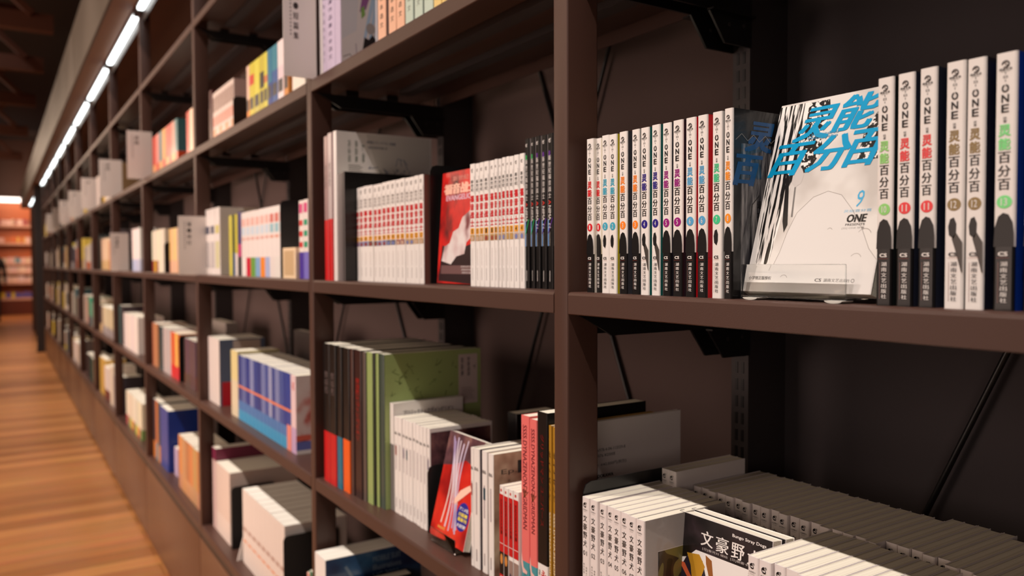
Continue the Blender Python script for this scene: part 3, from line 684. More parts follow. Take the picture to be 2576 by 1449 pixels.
def anima(n):
    def pr(mb, t, h, d):
        S_ = PL()['S']; g = P((214, 208, 204))
        swirl(mb, t*.45, h*.955, t*.24, S_, g); mb.rect(t*.2, t*.55, h*.86, h*.89, S_, P((40, 160, 80)) if n == 1 else P((90, 40, 130)))
        for i, ch in enumerate('新世纪福音战士'): mb.text(ch, S_, t*.42, h*(.845-.040*i), t*.52, h*.034, g, .02)
        mb.text('A', S_, t*.42, h*.560, h*.030, t*.5, P((210, 60, 50)), .02, turn=1); mb.text('NIMA', S_, t*.42, h*.492, h*.095, t*.5, g, .02, turn=1)
        if n == 2: mb.text('2', S_, t*.42, h*.41, t*.45, h*.03, g, .02)
        mb.line([(t*.1, h*.36), (t*.45, h*.40), (t*1.0, h*.46)], .0012, S_, P((40, 180, 100)) if n == 1 else P((90, 40, 150)))
        mb.rect(t*.05, t*.22, h*.28, h*.45, S_, P((110, 160, 220))); mb.rect(t*.38, t*.46, h*.05, h*.12, S_, g); mb.rect(t*.40, t*.44, h*.28, h*.37, S_, g)
    return pr
an = [(526, 562, 1), (580, 612, 1), (624, 664, 2), (681, 724, 2), (737, 785, 2)]
row('mid', 690, .042, [(ce(a), ce(bb), .208, dict(sp=BKF, sd=P((150, 142, 140), film=True), bands=[(0, .28, BKF, BK)], d=.15, pr=anima(n)), '%s from the left of five black ANIMA spines beside the nearest post') for a, bb, n in an], 'black ANIMA books')

# ==== second bay, second lowest shelf
def darktext(col):
    def pr(mb, t, h, d): mb.text('新世紀エヴァンゲリオン', PL()['S'], t*.5, h*.60, h*.42, t*.55, P(col), .02, turn=1)
    return pr
def green_side(mb, t, h, d):
    R_ = PL(t)['R']; rr = random.Random(5); dk = P((70, 84, 42))
    for k in range(40):
        u, v = rr.uniform(.08, .75), rr.uniform(.35, .95); mb.line([(u*d, v*h), ((u+rr.uniform(-.04, .04))*d, (v+rr.uniform(-.05, .02))*h), ((u+rr.uniform(-.05, .05))*d, (v+rr.uniform(-.05, .03))*h)], .0008, R_, dk)
    mb.rect(d*.76, d*.965, h*.63, h*.965, R_, P((206, 190, 186)))
    for u, s_ in ((.80, '原画集'), (.87, '新劇場版'), (.93, '下')): mb.text(s_, R_, d*u, h*.88, h*(.13 if len(s_) > 2 else .05), d*.03, INK, .01, turn=1)
    for k in range(6): mb.rect(d*.785, d*(.90+.015*(k % 3)), h*(.735-.015*k), h*(.738-.015*k), R_, GRY)
c4 = lambda c: 760+c/2.303
GREEN = P((158, 176, 112)); GREENF = P((150, 170, 104), film=True)
def tall(sp, ob=None, pr=None, side=None):
    return dict(sp=sp, sd=side or BKF, bands=[(0, .365, ob, ob)] if ob else [], d=.212, pr=pr)
it = [(c4(129), c4(163), .300, tall(BK, RED, redthin), 'black album with a red paper band, left one of two by the post', 0.0000), (c4(164), c4(198), .300, tall(BK, RED, redthin), 'black album with a red paper band, right one of two', 0.0000),
      (c4(199), c4(232), .299, tall(BKF, TEAL), 'black album with a blue paper band', 0.0024), (c4(233), c4(276), .299, tall(BKF, ORA), 'black album with an orange paper band', 0.0048),
      (c4(280), c4(300), .299, tall(P((74, 50, 46), film=True)), 'thin dark film-wrapped album right of the orange-banded one', 0.0072), (c4(301), c4(346), .299, tall(P((50, 26, 26), film=True), None, darktext((160, 26, 24))), 'dark album with red lettering on the spine', 0.0096),
      (c4(347), c4(372), .298, tall(P((90, 78, 72), film=True)), 'thin grey-brown album left of the green spines', 0.0120), (c4(374), c4(410), .298, tall(GREENF, None, None, P((60, 66, 44))), 'green-spined album, wider one of two', 0.0144),
      (c4(411), c4(424), .298, tall(P((44, 44, 40), film=True)), 'thin dark album between the two green spines', 0.0168), (c4(425), c4(446), .298, tall(GREENF), 'green-spined album, narrower one of two', 0.0192),
      (c4(447), c4(478), .298, dict(sp=P((64, 78, 70), film=True), sd=GREEN, d=.214, pr=green_side), 'tall album with green sketched cover towering over the white thin volumes', 0.0216)]
row('low', 1180, .013, it, 'tall albums on the second lowest shelf', xmin=PX[2]+PW)
def proj_side(mb, t, h, d): mb.text('プロジェクト・エヴァンゲリオン', PL(t)['R'], d*.5, h*.90, d*.72, h*.055, INK, .02, .1)
row('low', 1260, .046, [(c4(483), c4(505), .206, dict(sp=W1, sd=W1, bands=[(0, .62, GRY, None)], d=.15, pr=proj_side), 'white book beside the green album, left one of two with grey lower spines', 0),
                        (c4(506), c4(531), .206, dict(sp=W1, sd=W1, bands=[(0, .62, GRY, None)], d=.152, pr=proj_side), 'white book with black katakana title on its cover, right of the green album', 0)], 'white katakana books', xmin=LAST[0])
TC = [(200, 80, 70), (120, 150, 190), (120, 96, 150), (90, 130, 150), (170, 150, 120)]
def thin_print(k):
    def pr(mb, t, h, d):
        S_ = PL()['S']; mb.text('86', S_, t*.5, h*.83, t*.7, h*.03, GRY, .04); mb.rect(t*.4, t*.62, h*.45, h*.72, S_, P((176, 166, 170))); mb.rect(t*.4, t*.6, h*.06, h*.16, S_, P((170, 160, 160)))
        mb.rect(t*.30, t*.70, h*.60, h*.70, S_, P(TC[k % 5])) if k in (0, 2, 3) else None
    return pr
ALLEY = art('dusky_cover', [(46, 26, 34), (96, 60, 66), (150, 110, 100)], (26, 26, 22), 3.0, .35, .3, pos=[.36, .52, .7])
def thin_cover(mb, t, h, d): mb.rect(d*.02, d*.98, h*.1, h*.96, PL(t)['R'], ALLEY); thin_print(2)(mb, t, h, d)
tn = split(c4(538), c4(742), 10, .1)
row('low', 1310, .048, [(a, bb-.3, .183, dict(sp=W1, sd=W1, d=.128, pr=thin_cover if i == 9 else thin_print(i)), '%s from the left of ten thin white volumes beside the leaning red cover') for i, (a, bb) in enumerate(tn)], 'thin white volumes', xmin=LAST[0])
bookend(onY(1082, 1340, .05).x+.001, .045, zl, .105, .118, 'low black bookend plate behind the leaning red cover', foot=.002)
SCAR = art('scarlet_floor', [(150, 20, 18), (204, 40, 28), (226, 70, 44)], (18, 18, 18), 2.0, .3, .4, pos=[.35, .5, .7])
LAVC = art('lavender_veil', [(150, 130, 176), (206, 194, 216), (232, 214, 206)], (30, 30, 10), 2.0, .3, .4, pos=[.35, .52, .7])
def girl_cover(mb, t, h, d):
    R_ = PL(t)['R']; w_ = d
    def uv(p): return [(a*w_, b*h) for a, b in p]
    mb.rect(.0005, w_-.0005, 0, h, R_, SCAR, .0001)
    mb.shape(uv([(.0, .66), (.0, 1), (1, 1), (1, .72), (.6, .78), (.3, .70)]), R_, ALLEY, .00012)
    for k in range(7):                                       # loose pale ribbons
        a0 = .16+.055*k
        pts = [(a0+.30*math.sin(.25*k)*.3+.10*math.sin(3.2*q_/12+.5*k)+.10*(1-q_/12), .14+.82*q_/12-.02*(k % 3)) for q_ in range(13)]
        mb.line(uv(pts), .0032+.0012*(k % 2), R_, LAVC, .0002+.00002*k)
    mb.shape(uv([(.50, .40), (.62, .50), (.84, .58), (.90, .54), (.70, .44), (.54, .36)]), R_, P((238, 196, 176)), .0005)
    mb.disc(.80*w_, .28*h, .17*w_, .13*h, R_, P((44, 44, 140)), .0003)
    for v, s_, cc in ((.35, 'アニメ化', W2), (.30, '川原礫', P((236, 216, 80))), (.255, '最新刊', P((236, 216, 80))), (.20, '大好評', W2)): mb.text(s_, R_, .81*w_, v*h, .24*w_, .036*h, cc, .03, lift=.0005)
    mb.text('LUMINA', R_, .52*w_, .37*h, .2*w_, .03*h, P((230, 190, 180)), .01, lift=.0004); mb.text('sword', R_, .30*w_, .10*h, .2*w_, .035*h, P((230, 180, 90)), .02, lift=.0004)
th5 = math.radians(14)
spawn('light_novel', dict(sp=P((206, 190, 196)), sd=W1, pr=girl_cover, d=.118), .012, .176, (onY(1083, 1365, .038).x, .036+.012, zl+.0075), lean_rot(th5), 'red and lavender cover leaning back in a dark clear stand with a blue badge', 'book')
stand('acrylic_stand', onY(1085, 1365, .03).x, .0285, zl, .085, .024, .09, 0.24, ACRYL, 'clear stand holding the leaning red and lavender cover', feet=False)
PARCH = art('parchment_cover', [(120, 84, 66), (170, 146, 122), (196, 178, 152)], (20, 20, 18), 3.0, .4, .3, pos=[.34, .5, .62])
def ep_cover(mb, t, h, d):
    thin_print(1)(mb, t, h, d); R_ = PL(t)['R']; mb.rect(.001, d-.001, 0, h-.0005, R_, PARCH)
    mb.text('Ep.', R_, d*.22, h*.845, d*.22, h*.05, P((60, 50, 44)), .0, lift=.0004); mb.text('10', R_, d*.50, h*.875, d*.32, h*.11, INK, .06, lift=.0004)
    mb.text('86 エイティシックス', R_, d*.22, h*.70, h*.16, d*.04, P((70, 60, 54)), 0, turn=1, lift=.0004)
    mb.shape([(d*.5, h*.2), (d*.3, h*.3), (d*.35, h*.5), (d*.2, h*.55), (d*.12, h*.4), (d*.15, h*.15)], R_, P((90, 44, 34)), .0003)
row('low', 1390, .034, [(1185, 1192, .186, dict(sp=W1, sd=W1, d=.128, pr=thin_print(0)), '%s of four white numbered volumes right of the leaning red cover', 0), (1192.5, 1207, .186, dict(sp=W1, sd=P((60, 44, 56)), d=.128, pr=thin_print(1)), '%s of four white numbered volumes right of the leaning red cover', 0),
                        (1213, 1226, .1865, dict(sp=W1, sd=W1, d=.128, pr=thin_print(3)), '%s of four white numbered volumes right of the leaning red cover', .001), (1229, 1242, .187, dict(sp=W1, sd=PARCH, d=.128, pr=ep_cover), 'white volume showing a brown cover with Ep.10 on it', 0)], 'white numbered volumes')
def redsmall(k):
    def pr(mb, t, h, d):
        S_ = PL()['S']; mb.rect(t*.04, t*.96, h*.36, h*.92, S_, RED); mb.rect(t*.04, t*.96, h*.44, h*.445, S_, W1, .0003); mb.rect(t*.3, t*.6, h*.945, h*.97, S_, RED)
        mb.text('KADOKAWA文庫', S_, t*.5, h*.70, h*.34, t*.45, P((90, 10, 14)), .03, turn=1, lift=.0004)
        if k < 2: mb.rect(t*.04, t*.96, h*.12, h*.36, S_, BK); mb.disc(t*.5, h*.29, t*.3, h*.05, S_, P((210, 140, 70)), .0003); mb.rect(t*.04, t*.96, 0, h*.14, S_, RED, .0003); mb.rect(t*.25, t*.7, 0, h*.12, S_, W1, .0004)
        else: mb.rect(t*.04, t*.96, 0, h*.32, S_, P((150, 128, 120))); mb.disc(t*.4, h*.12, t*.3, h*.08, S_, P((60, 58, 80)), .0003)
    return pr
row('low', 1400, .026, [(c, e, .150, dict(sp=W1, sd=W1, d=.105, pr=redsmall(i)), '%s from the left of four small red-spined paperbacks beside the pink spines', 0) for i, (c, e) in enumerate(((1257, 1267.5), (1268, 1279), (1280, 1291), (1292, 1305)))], 'small red paperbacks')
AQUA = P((70, 150, 160))
def pink_print(mb, t, h, d):
    S_ = PL()['S']; mb.text('SSSS.DYNAZENON & GRIDMAN', S_, t*.5, h*.67, h*.56, t*.5, P((120, 40, 50)), .02, turn=1)
    for k in range(5): mb.line([(t*.4, h*.56), (t*(.2+.18*k), h*(.60+.02*(k % 2)))], .0009, S_, P((120, 70, 40)))
    mb.shape([(t*.05, h*.26), (t*.3, h*.18), (t*.75, h*.165), (t*.7, h*.15), (t*.2, h*.15), (0, h*.20)], S_, P((236, 190, 184)))
    mb.text('ヒロイック', S_, t*.5, h*.10, h*.10, t*.3, P((40, 80, 90)), 0, turn=1); mb.shape([(0, h*.10), (t, h*.085), (t, h*.05), (0, h*.065)], S_, P((220, 180, 70)), .0001)
def black_obi(mb, t, h, d):
    S_ = PL()['S']; mb.text('グリッドマン ユニバース', S_, t*.5, h*.66, h*.46, t*.35, P((110, 20, 22)), .02, turn=1)
    mb.text('永久', S_, t*.62, h*.13, h*.11, t*.5, P((200, 24, 28)), .03, turn=0) if False else None
    mb.text('永', S_, t*.62, h*.185, t*.5, h*.055, P((200, 24, 28)), .03); mb.text('久', S_, t*.62, h*.12, t*.5, h*.055, P((200, 24, 28)), .03); mb.text('保存版', S_, t*.22, h*.16, h*.10, t*.16, INK, 0, turn=1)
GOLD = P((176, 130, 40))
def gold_print(mb, t, h, d):
    S_ = PL()['S']; mb.text('ダイナゼノン', S_, t*.5, h*.74, h*.26, t*.55, P((70, 44, 20)), .02, turn=1); mb.text('SSSS.DYNAZENON', S_, t*.5, h*.38, h*.34, t*.55, CRE, .02, turn=1)
def kado_cover(mb, t, h, d):
    gold_print(mb, t, h, d); R_ = PL(t)['R']; mb.rect(0, d, 0, h, R_, P((232, 224, 220)), .0001)
    mb.text('ISBN978-4-04-113559-8', R_, d*.40, h*.845, d*.26, h*.017, INK, 0); mb.text('C0076 ¥2000E', R_, d*.365, h*.815, d*.17, h*.016, INK, 0)
    mb.text('定価：本体', R_, d*.325, h*.765, d*.09, h*.013, INK, .01); mb.text('2,000円(税別)', R_, d*.455, h*.765, d*.17, h*.022, INK, 0); mb.text('KADOKAWA', R_, d*.355, h*.705, d*.16, h*.020, INK, .05)
    dk = P((26, 26, 30)); mb.shape([(d*.56, h*.42), (d*.80, h*.66), (d*.86, h*.655), (d*.93, h*.64), (d*.94, h*.56), (d*.90, h*.42)], R_, dk); mb.shape([(d*.72, h*.53), (d*.77, h*.59), (d*.80, h*.60), (d*.75, h*.54)], R_, P((150, 110, 40)), .0003)
    mb.rect(d*.27, d*.33, h*.30, h*.50, R_, dk); mb.rect(d*.60, d*.63, h*.40, h*.56, R_, dk); mb.shape([(0, h*.36), (d*.97, h*.50), (d*.97, 0), (0, 0)], R_, P((60, 52, 54)), .00015); mb.shape([(d*.40, h*.30), (d*.405, h*.55), (d*.50, h*.30)], R_, W1, .0003)
it = [(1311.5, 1332, .260, dict(sp=PINK, sd=PINK, bands=[(0, .215, AQUA, AQUA)], d=.182, pr=pink_print), 'pink and aqua art book, left one of two', 0), (1333, 1351, .258, dict(sp=PINK, sd=PINK, bands=[(0, .215, AQUA, AQUA)], d=.182, pr=pink_print), 'pink and aqua art book, right one of two', 0),
      (1352, 1378, .272, dict(sp=BKF, sd=BKF, bands=[(0, .24, W1, W1)], d=.175, pr=black_obi), 'black art book with a white band lettered in red', 0), (1381, 1387.5, .257, dict(sp=GOLD, sd=GOLD, d=.182, pr=gold_print), 'gold-spined art book, left one of two beside the nearest post', 0),
      (1388, 1399, .256, dict(sp=GOLD, sd=P((232, 224, 220)), d=.226, pr=kado_cover), 'gold-spined art book whose white back cover reads KADOKAWA', 0.002)]
row('low', 1390, .030, it, 'art books beside the nearest post')
# deeper books behind the small ones
for i, (xa, ya, hh, lab) in enumerate(((-1.20, .185, .205, 'dark book standing at the back behind the thin white volumes'),)):
    spawn('book', dict(sp=BK, sd=BK, d=.085), .03, hh, (xa, ya, zl), (0, 0, 0), lab, 'book')

# ==== second bay, second highest shelf
def up_print(c):
    def pr(mb, t, h, d):
        S_ = PL()['S']
        for k in range(9): mb.text('短篇作品集合本选文'[k], S_, t*.5, h*(.86-.085*k), t*.4, h*.05, c, .0)
    return pr
def lav_side(mb, t, h, d):
    R_ = PL(t)['R']; mb.rect(d*.02, d*.98, 0, h*.99, R_, P((226, 216, 216)), .0001)
    mb.shape([(d*.02, h*.30), (d*.35, h*.42), (d*.42, h), (d*.02, h)], R_, P((214, 210, 216)), .00015)
    for k in range(4): mb.shape([(d*(.50+.12*k), h*.35), (d*(.56+.12*k), h*.35), (d*(.86+.06*k), h*.98), (d*(.76+.06*k), h*.98)], R_, P((176, 200, 226)), .00015)
    mb.shape([(d*.42, h*.62), (d*.56, h*.66), (d*.74, h*.95), (d*.62, h*.97), (d*.48, h*.80)], R_, P((150, 96, 150)), .0002); mb.shape([(d*.46, h*.55), (d*.54, h*.60), (d*.52, h*.70), (d*.45, h*.66)], R_, P((130, 170, 90)), .0003)
    mb.shape([(d*.50, h*.04), (d*.62, h*.03), (d*.74, h*.14), (d*.82, h*.32), (d*.70, h*.40), (d*.62, h*.34), (d*.52, h*.36), (d*.47, h*.20)], R_, P((40, 34, 36)), .0003); mb.disc(d*.66, h*.46, d*.10, h*.06, R_, P((170, 160, 158)), .00025)
    mb.line([(d*.05, h*.12), (d*.2, h*.16), (d*.3, h*.06), (d*.46, h*.09)], .0012, R_, GRY); mb.line([(d*.33, h*.28), (d*.36, h*.08)], .0012, R_, P((120, 96, 130)))
GP = P((120, 84, 80)); PKS = P((232, 180, 150)); GRS = P((186, 204, 190)); YES = P((226, 196, 120))
it = [(776, 811, .205, dict(sp=P((214, 206, 206)), sd=P((206, 196, 200)), d=.15), 'wide pale slipcase right of the divider card on the second highest shelf', 0), (812, 820, .192, dict(sp=LAV, sd=CRE, d=.128, pr=up_print(P((90, 80, 110)))), '%s lavender volume from the left above the ANIMA books shelf', 0),
      (820.5, 843, .192, dict(sp=LAV, sd=CRE, d=.128, pr=up_print(P((90, 80, 110)))), '%s lavender volume from the left above the ANIMA books shelf', 0), (843.5, 857, .192, dict(sp=LAV, sd=W1, d=.10, pr=lav_side), 'lavender volume showing its pale cover with blue and black art', 0),
      (944, 950, .192, dict(sp=P((150, 150, 160)), sd=W2, d=.128), 'thin grey-blue volume left of the peach spines', 0)]
it += [(a, bb, .190, dict(sp=PKS, sd=P((150, 130, 126)), d=.128, pr=up_print(INK)), '%s from the left of three peach spines on the second highest shelf', 0) for a, bb in ((951, 971), (978, 997), (998, 1018))]
it += [(a, bb, .190, dict(sp=GRS, sd=GRY, d=.128, pr=up_print(P((120, 130, 124)))), '%s from the left of three pale green spines on the second highest shelf', 0) for a, bb in ((1020, 1040), (1043, 1064), (1067, 1090))]
it += [(a, bb, .190, dict(sp=YES, sd=CRE, d=.128, pr=up_print(P((150, 120, 60)))), '%s from the left of four pale yellow spines on the second highest shelf', 0) for a, bb in ((1091.5, 1111), (1112, 1130), (1131, 1152), (1154, 1176))]
row('up', 120, .018, it, 'volumes on the second highest shelf of the second bay', xmin=PX[2]+PW+.006)
# ==== second bay, lowest shelf
DEEP = art('deep_blue_cover', [(16, 24, 52), (26, 52, 96), (50, 96, 140), (120, 150, 180)], (9, 9, 12), 3.0, .35, .4, pos=[.3, .45, .6, .8])
def blue_side(mb, t, h, d):
    R_ = PL(t)['R']; mb.rect(.001, d-.001, 0, h-.001, R_, DEEP)
    for v, s_ in ((.93, 'MOBILE SUIT'), (.865, 'Illustrations'), (.80, 'UC 2001-')): mb.text(s_, R_, d*.63, h*v, d*.30, h*.045, P((130, 150, 170)), .02)
    mb.line([(d*.2, h*.92), (d*.42, h*.62), (d*.5, h*.5)], .006, R_, P((120, 140, 160))); mb.disc(d*.42, h*.50, d*.07, h*.05, R_, P((150, 40, 40)))
row('bot', 1420, -.010, [(792, 818, .282, dict(sp=W1, sd=W1, d=.225, pr=blue_side, pg=PAPERW), 'thick white art book with a deep blue cover on the lowest shelf', 0)], None, xmin=PX[2]+PW+.003)
for k, (xa, hh) in enumerate(((-1.60, .23), (-1.55, .21), (-1.51, .24), (-1.46, .22), (-1.42, .21))):
    spawn('book', dict(sp=[W1, CRE, LAV, W2, CRE][k], sd=BK, d=.14), .03, hh, (xa, .03, ZS['bot']), (0, 0, 0), '%s book right of the thick blue-covered art book on the lowest shelf' % ORD[k], 'book', 'books right of the blue art book')

# ------------------------------------------------------------------ divider cards at the posts
CARD = M((232, 222, 216), 0.5)
def divider(x, lv, y0, y1, h, chars, label):
    mb = MB(); z = ZS[lv]; mb.box(0, .0016, y0, y1, 0, h, CARD)
    pl = (V((.0016, y0, 0)), V((0, 1, 0)), V((0, 0, 1)), V((1, 0, 0))); w_ = y1-y0; c = P((60, 52, 52))
    for i, ch in enumerate(chars): mb.text(ch, pl, w_*.38, h*(.86-.105*i), w_*.16, h*.075, c, .02)
    for i in range(12): mb.rect(w_*.20, w_*.245, h*(.88-.04*i), h*(.90-.04*i), pl, P((150, 140, 138)))
    tag(mb.build('divider_card', loc=(x, 0, z)), label, 'divider card', 'white divider cards at the posts')
divider(PX[2]+PW+.003, 'up', -.060, .012, .20, '漫·短篇集', 'white divider card jutting from the post on the shelf above the red-banded books')
divider(PX[3]+PW+.003, 'mid', -.060, .030, .20, '漫·单行', 'white divider card jutting from the post on the middle shelf, beside tall white spines')
divider(PX[4]+PW+.003, 'up', -.062, .046, .222, '漫画', 'white divider card left of the orange and red series on the second highest shelf')
divider(PX[5]+PW+.003, 'up', -.062, .060, .222, '漫画', 'white divider card next to the one by the orange series, further from the camera')
divider(PX[5]+.30, 'mid', -.040, .055, .215, '漫·集', 'white divider card on the middle shelf of the fifth bay')
for k, px_ in ((6, 'seventh'), (7, 'eighth'), (8, 'ninth'), (9, 'tenth'), (10, 'eleventh')):
    divider(PX[k]+PW+.003, 'up', -.062, .060, .222, '漫', 'small distant white divider card at the %s post, second highest shelf' % px_)

# ------------------------------------------------------------------ third bay (blurred)
def stripes(cols, fr):
    def pr(mb, t, h, d):
        S_ = PL()['S']
        for (a, bb), c in zip(fr, cols): mb.rect(t*.12, t*.88, h*a, h*bb, S_, P(c))
    return pr
def plain(sp, sd=None, d=.128, bands=(), pr=None, pg=None): return dict(sp=P(sp), sd=P(sd or sp), d=d, bands=[(a, b_, P(c), P(c)) for a, b_, c in bands], pr=pr, pg=pg)
# middle shelf
it = [(c, e, .222, plain((222, 214, 210), d=.16, pr=stripes([(60, 66, 90), (176, 170, 170)] if i < 2 else [(200, 190, 110), (200, 196, 150)], [(.62, .74), (.1, .5)])), '%s tall white spine right of the divider card on the middle shelf', 0) for i, (c, e) in enumerate(((518, 530), (531, 541), (542, 554)))]
it += [(577.5, 584.5, .186, plain((206, 196, 70), d=.12), 'left yellow spine beside a dark green one on the middle shelf', 0), (585, 591.5, .186, plain((60, 70, 30), d=.12, bands=[(0, .38, (20, 70, 110))]), 'dark green and blue spine between two yellow ones', 0), (592, 598, .186, plain((200, 190, 60), d=.12, bands=[(0, .36, (224, 214, 208))]), 'right yellow spine with a white foot on the middle shelf', 0),
       (599.5, 607.5, .190, plain((60, 50, 110), d=.12, bands=[(.3, .5, (190, 60, 120)), (0, .3, (40, 36, 40))]), 'navy and pink spine left of the white colour-footed series', 0)]
FT = [(236, 230, 226), (204, 30, 60), (110, 160, 70), (130, 170, 210), (236, 140, 50), (170, 180, 216), (226, 216, 212), (226, 220, 214), (224, 216, 210)]
sg = split(608.5, 715, 9, .08)
it += [(a, bb, .186, dict(sp=P((232, 222, 218), film=True), sd=P((226, 218, 212)), d=.128, bands=[(0, .29, P(FT[i], film=True), None)], pr=stripes([(206, 120, 110), (220, 160, 140), (150, 190, 200)] if i > 5 else [(226, 180, 170), (220, 170, 160), (200, 214, 226)], [(.78, .9), (.56, .6), (.64, .76)])), '%s from the left of nine white film-wrapped volumes with coloured feet', 0) for i, (a, bb) in enumerate(sg)]
it += [(753.5, 764, .186, plain((226, 214, 208), d=.128, bands=[(0, .34, (64, 40, 150))], pr=stripes([(206, 60, 120), (200, 40, 40), (200, 40, 40), (200, 40, 40)], [(.84, .96), (.68, .75), (.54, .61), (.40, .47)])), 'white and purple volume with red marks, left one of two by the post', 0),
       (764.5, 776, .186, plain((226, 214, 208), d=.128, bands=[(0, .34, (120, 110, 190))], pr=stripes([(206, 60, 120), (30, 150, 110), (30, 150, 110), (30, 150, 110)], [(.84, .96), (.68, .75), (.54, .61), (.40, .47)])), 'white and purple volume with green marks, right one of two by the post', 0)]
row('mid', 680, .030, it, 'books on the middle shelf of the third bay')
bookend(onY(716, 680, .03).x+.006, .018, ZS['mid'], .125, .195, 'black bookend right of the white colour-footed series', foot=.002)
spawn('paperback_box', plain((232, 206, 170), d=.07, pr=stripes([(200, 170, 130)], [(.1, .9)])), .10, .075, (onY(718, 680, .03).x+.012, .020, ZS['mid']), (0, 0, 0), 'small low cream box beside the black bookend on the middle shelf', 'box', None, False)
spawn('book', plain((200, 190, 186), d=.03), .19, .235, (-2.62, .235, ZS['mid']), (0, 0, 0), 'tall pale book standing at the back behind the white colour-footed series', 'book', None, False)
# second lowest shelf
it = [(524, 533, .222, plain((224, 212, 208), d=.15), '%s of three tall white spines left of the blue series', 0), (533.5, 543, .222, plain((222, 210, 204), d=.15), '%s of three tall white spines left of the blue series', 0)]
def bluered(mb, t, h, d):
    R_ = PL(t)['R']; mb.rect(0, d, 0, h, R_, P((92, 106, 134)), .0001); mb.rect(d*.05, d, 0, h*.36, R_, P((200, 30, 50))); mb.rect(d*.3, d*.9, h*.70, h*.98, R_, P((190, 176, 170)))
it += [(543.5, 554, .222, dict(sp=P((222, 210, 204)), sd=P((92, 106, 134)), d=.15, pr=bluered), '%s of three tall white spines left of the blue series', 0), (583, 599, .204, plain((222, 208, 150), d=.128, bands=[(0, .55, (220, 206, 176))]), 'cream and yellow spine left of the blue series', 0)]
BL = [(40, 60, 130), (90, 104, 160), (36, 58, 136), (130, 140, 184), (44, 66, 140), (36, 56, 128), (110, 122, 172), (60, 80, 150), (150, 156, 190), (50, 70, 140), (120, 130, 176), (64, 84, 150), (36, 60, 140), (40, 64, 146)]
bl = split(600.5, 731, 14, .15)
it += [(a, bb, .196, plain(BL[i], d=.128, bands=[(0, .16, (60, 150, 196)), (.16, .30, (70, 120, 180)), (.50-.0*i, .535, (226, 130, 90))] if i < 13 else [(0, .33, (228, 140, 126)), (.50, .535, (226, 130, 90))]), '%s from the left of the fourteen blue spines on the second lowest shelf', 0) for i, (a, bb) in enumerate(bl)]
COVR = art('rosy_cover', [(70, 46, 50), (206, 120, 110), (232, 210, 204), (240, 228, 222)], (14, 14, 14), 2.5, .35, .4, pos=[.34, .42, .5, .7])
def rosy(mb, t, h, d):
    R_ = PL(t)['R']; mb.rect(0, d, 0, h, R_, COVR, .0001); mb.rect(0, d, h*.05, h*.16, R_, P((110, 120, 190))); mb.rect(0, d, h*.17, h*.24, R_, P((226, 110, 90))); mb.rect(0, d, 0, h*.05, R_, W1)
    mb.text('花', PL()['S'], t*.5, h*.86, t*.5, h*.10, RED)
it += [(732, 745, .196, dict(sp=P((226, 200, 204)), sd=W1, d=.128, bands=[(0, .33, P((190, 160, 196)), None)], pr=rosy), 'white volume with a rosy patterned cover at the right end of the blue series', 0)]
row('low', 1050, .032, it, 'books on the second lowest shelf of the third bay')
spawn('book', plain((60, 52, 50), d=.03), .20, .255, (-2.60, .24, zl), (0, 0, 0), 'dark book standing at the back behind the blue series', 'book', None, False)
# lowest shelf
it = [(538, 546, .278, plain((206, 180, 176), d=.20, bands=[(.85, 1, (120, 40, 70))]), 'tall maroon-topped book at the left of the lowest shelf, third bay', 0), (546.5, 580, .236, plain((220, 200, 188), d=.22, bands=[(0, .3, (226, 210, 200))]), 'thick cream book right of the maroon-topped one on the lowest shelf', 0)]
wl = split(612, 716, 9, .06)
it += [(a, bb, .226, plain((226, 214, 206), d=.17, pr=stripes([(180, 150, 140), (226, 150, 110)], [(.45, .50), (.3, .33)]), pg=PAPERW), '%s from the left of nine thick white volumes on the lowest shelf', 0) for i, (a, bb) in enumerate(wl)]
row('bot', 1400, .034, it, 'books on the lowest shelf of the third bay')
bookend(onY(583, 1400, .03).x+.004, .030, ZS['bot'], .14, .20, 'black bookend right of the thick cream book on the lowest shelf', foot=.02)
mb = MB(); mb.prism([(0, 0), (.07, 0), (.045, .165)], 0, .004, 'x', CARD); tag(mb.build('price_card', loc=(onY(590, 1400, .02).x+.03, .020, ZS['bot'])), 'small white wedge-shaped card left of the nine thick white volumes', 'card')
bookend(onY(718, 1440, .034).x+.010, .026, ZS['bot'], .15, .205, 'black bookend right of the nine thick white volumes', foot=.002)
cc = [(226, 160, 150), (40, 120, 90), (60, 90, 160), (226, 214, 206), (200, 120, 60)]
for k in range(5):
    spawn('book', plain(cc[k], (220, 210, 200), d=.12), .017, .17+.01*(k % 2), (-1.855+.0185*k, .03, ZS['bot']), (0, 0, 0), '%s small coloured book from the left by the post on the lowest shelf' % ORD[k], 'book', 'small coloured books on the lowest shelf', False)
# second highest shelf
it = [(526, 533, .175, plain((70, 20, 26), d=.14), 'thin dark red spine at the left of the second highest shelf', 0)]
it += [(a, bb, .157, plain((216, 196, 186), (206, 176, 168), d=.11, bands=[(0, .12, (200, 110, 80))] if i % 2 else [(.1, .25, (210, 150, 110))], pr=stripes([(150, 120, 110), (206, 130, 110)], [(.6, .9), (.3, .5)])), '%s from the left of seven pale spines on the second highest shelf', 0) for i, (a, bb) in enumerate(split(535, 588, 7, .08))]
YB = [((226, 190, 170), (.0, .4, (220, 130, 50))), ((206, 190, 60), (.62, .8, (200, 60, 40))), ((210, 200, 70), (.0, .25, (190, 180, 80))), ((190, 176, 60), (.45, .72, (40, 40, 36))), ((206, 196, 70), (.5, .62, (190, 110, 60))),
      ((30, 110, 140), (0, .45, (30, 60, 130))), ((40, 80, 140), (.6, 1, (40, 120, 140))), ((222, 206, 206), (.4, .6, (210, 190, 196))), ((190, 120, 60), (0, .3, (200, 130, 60)))]
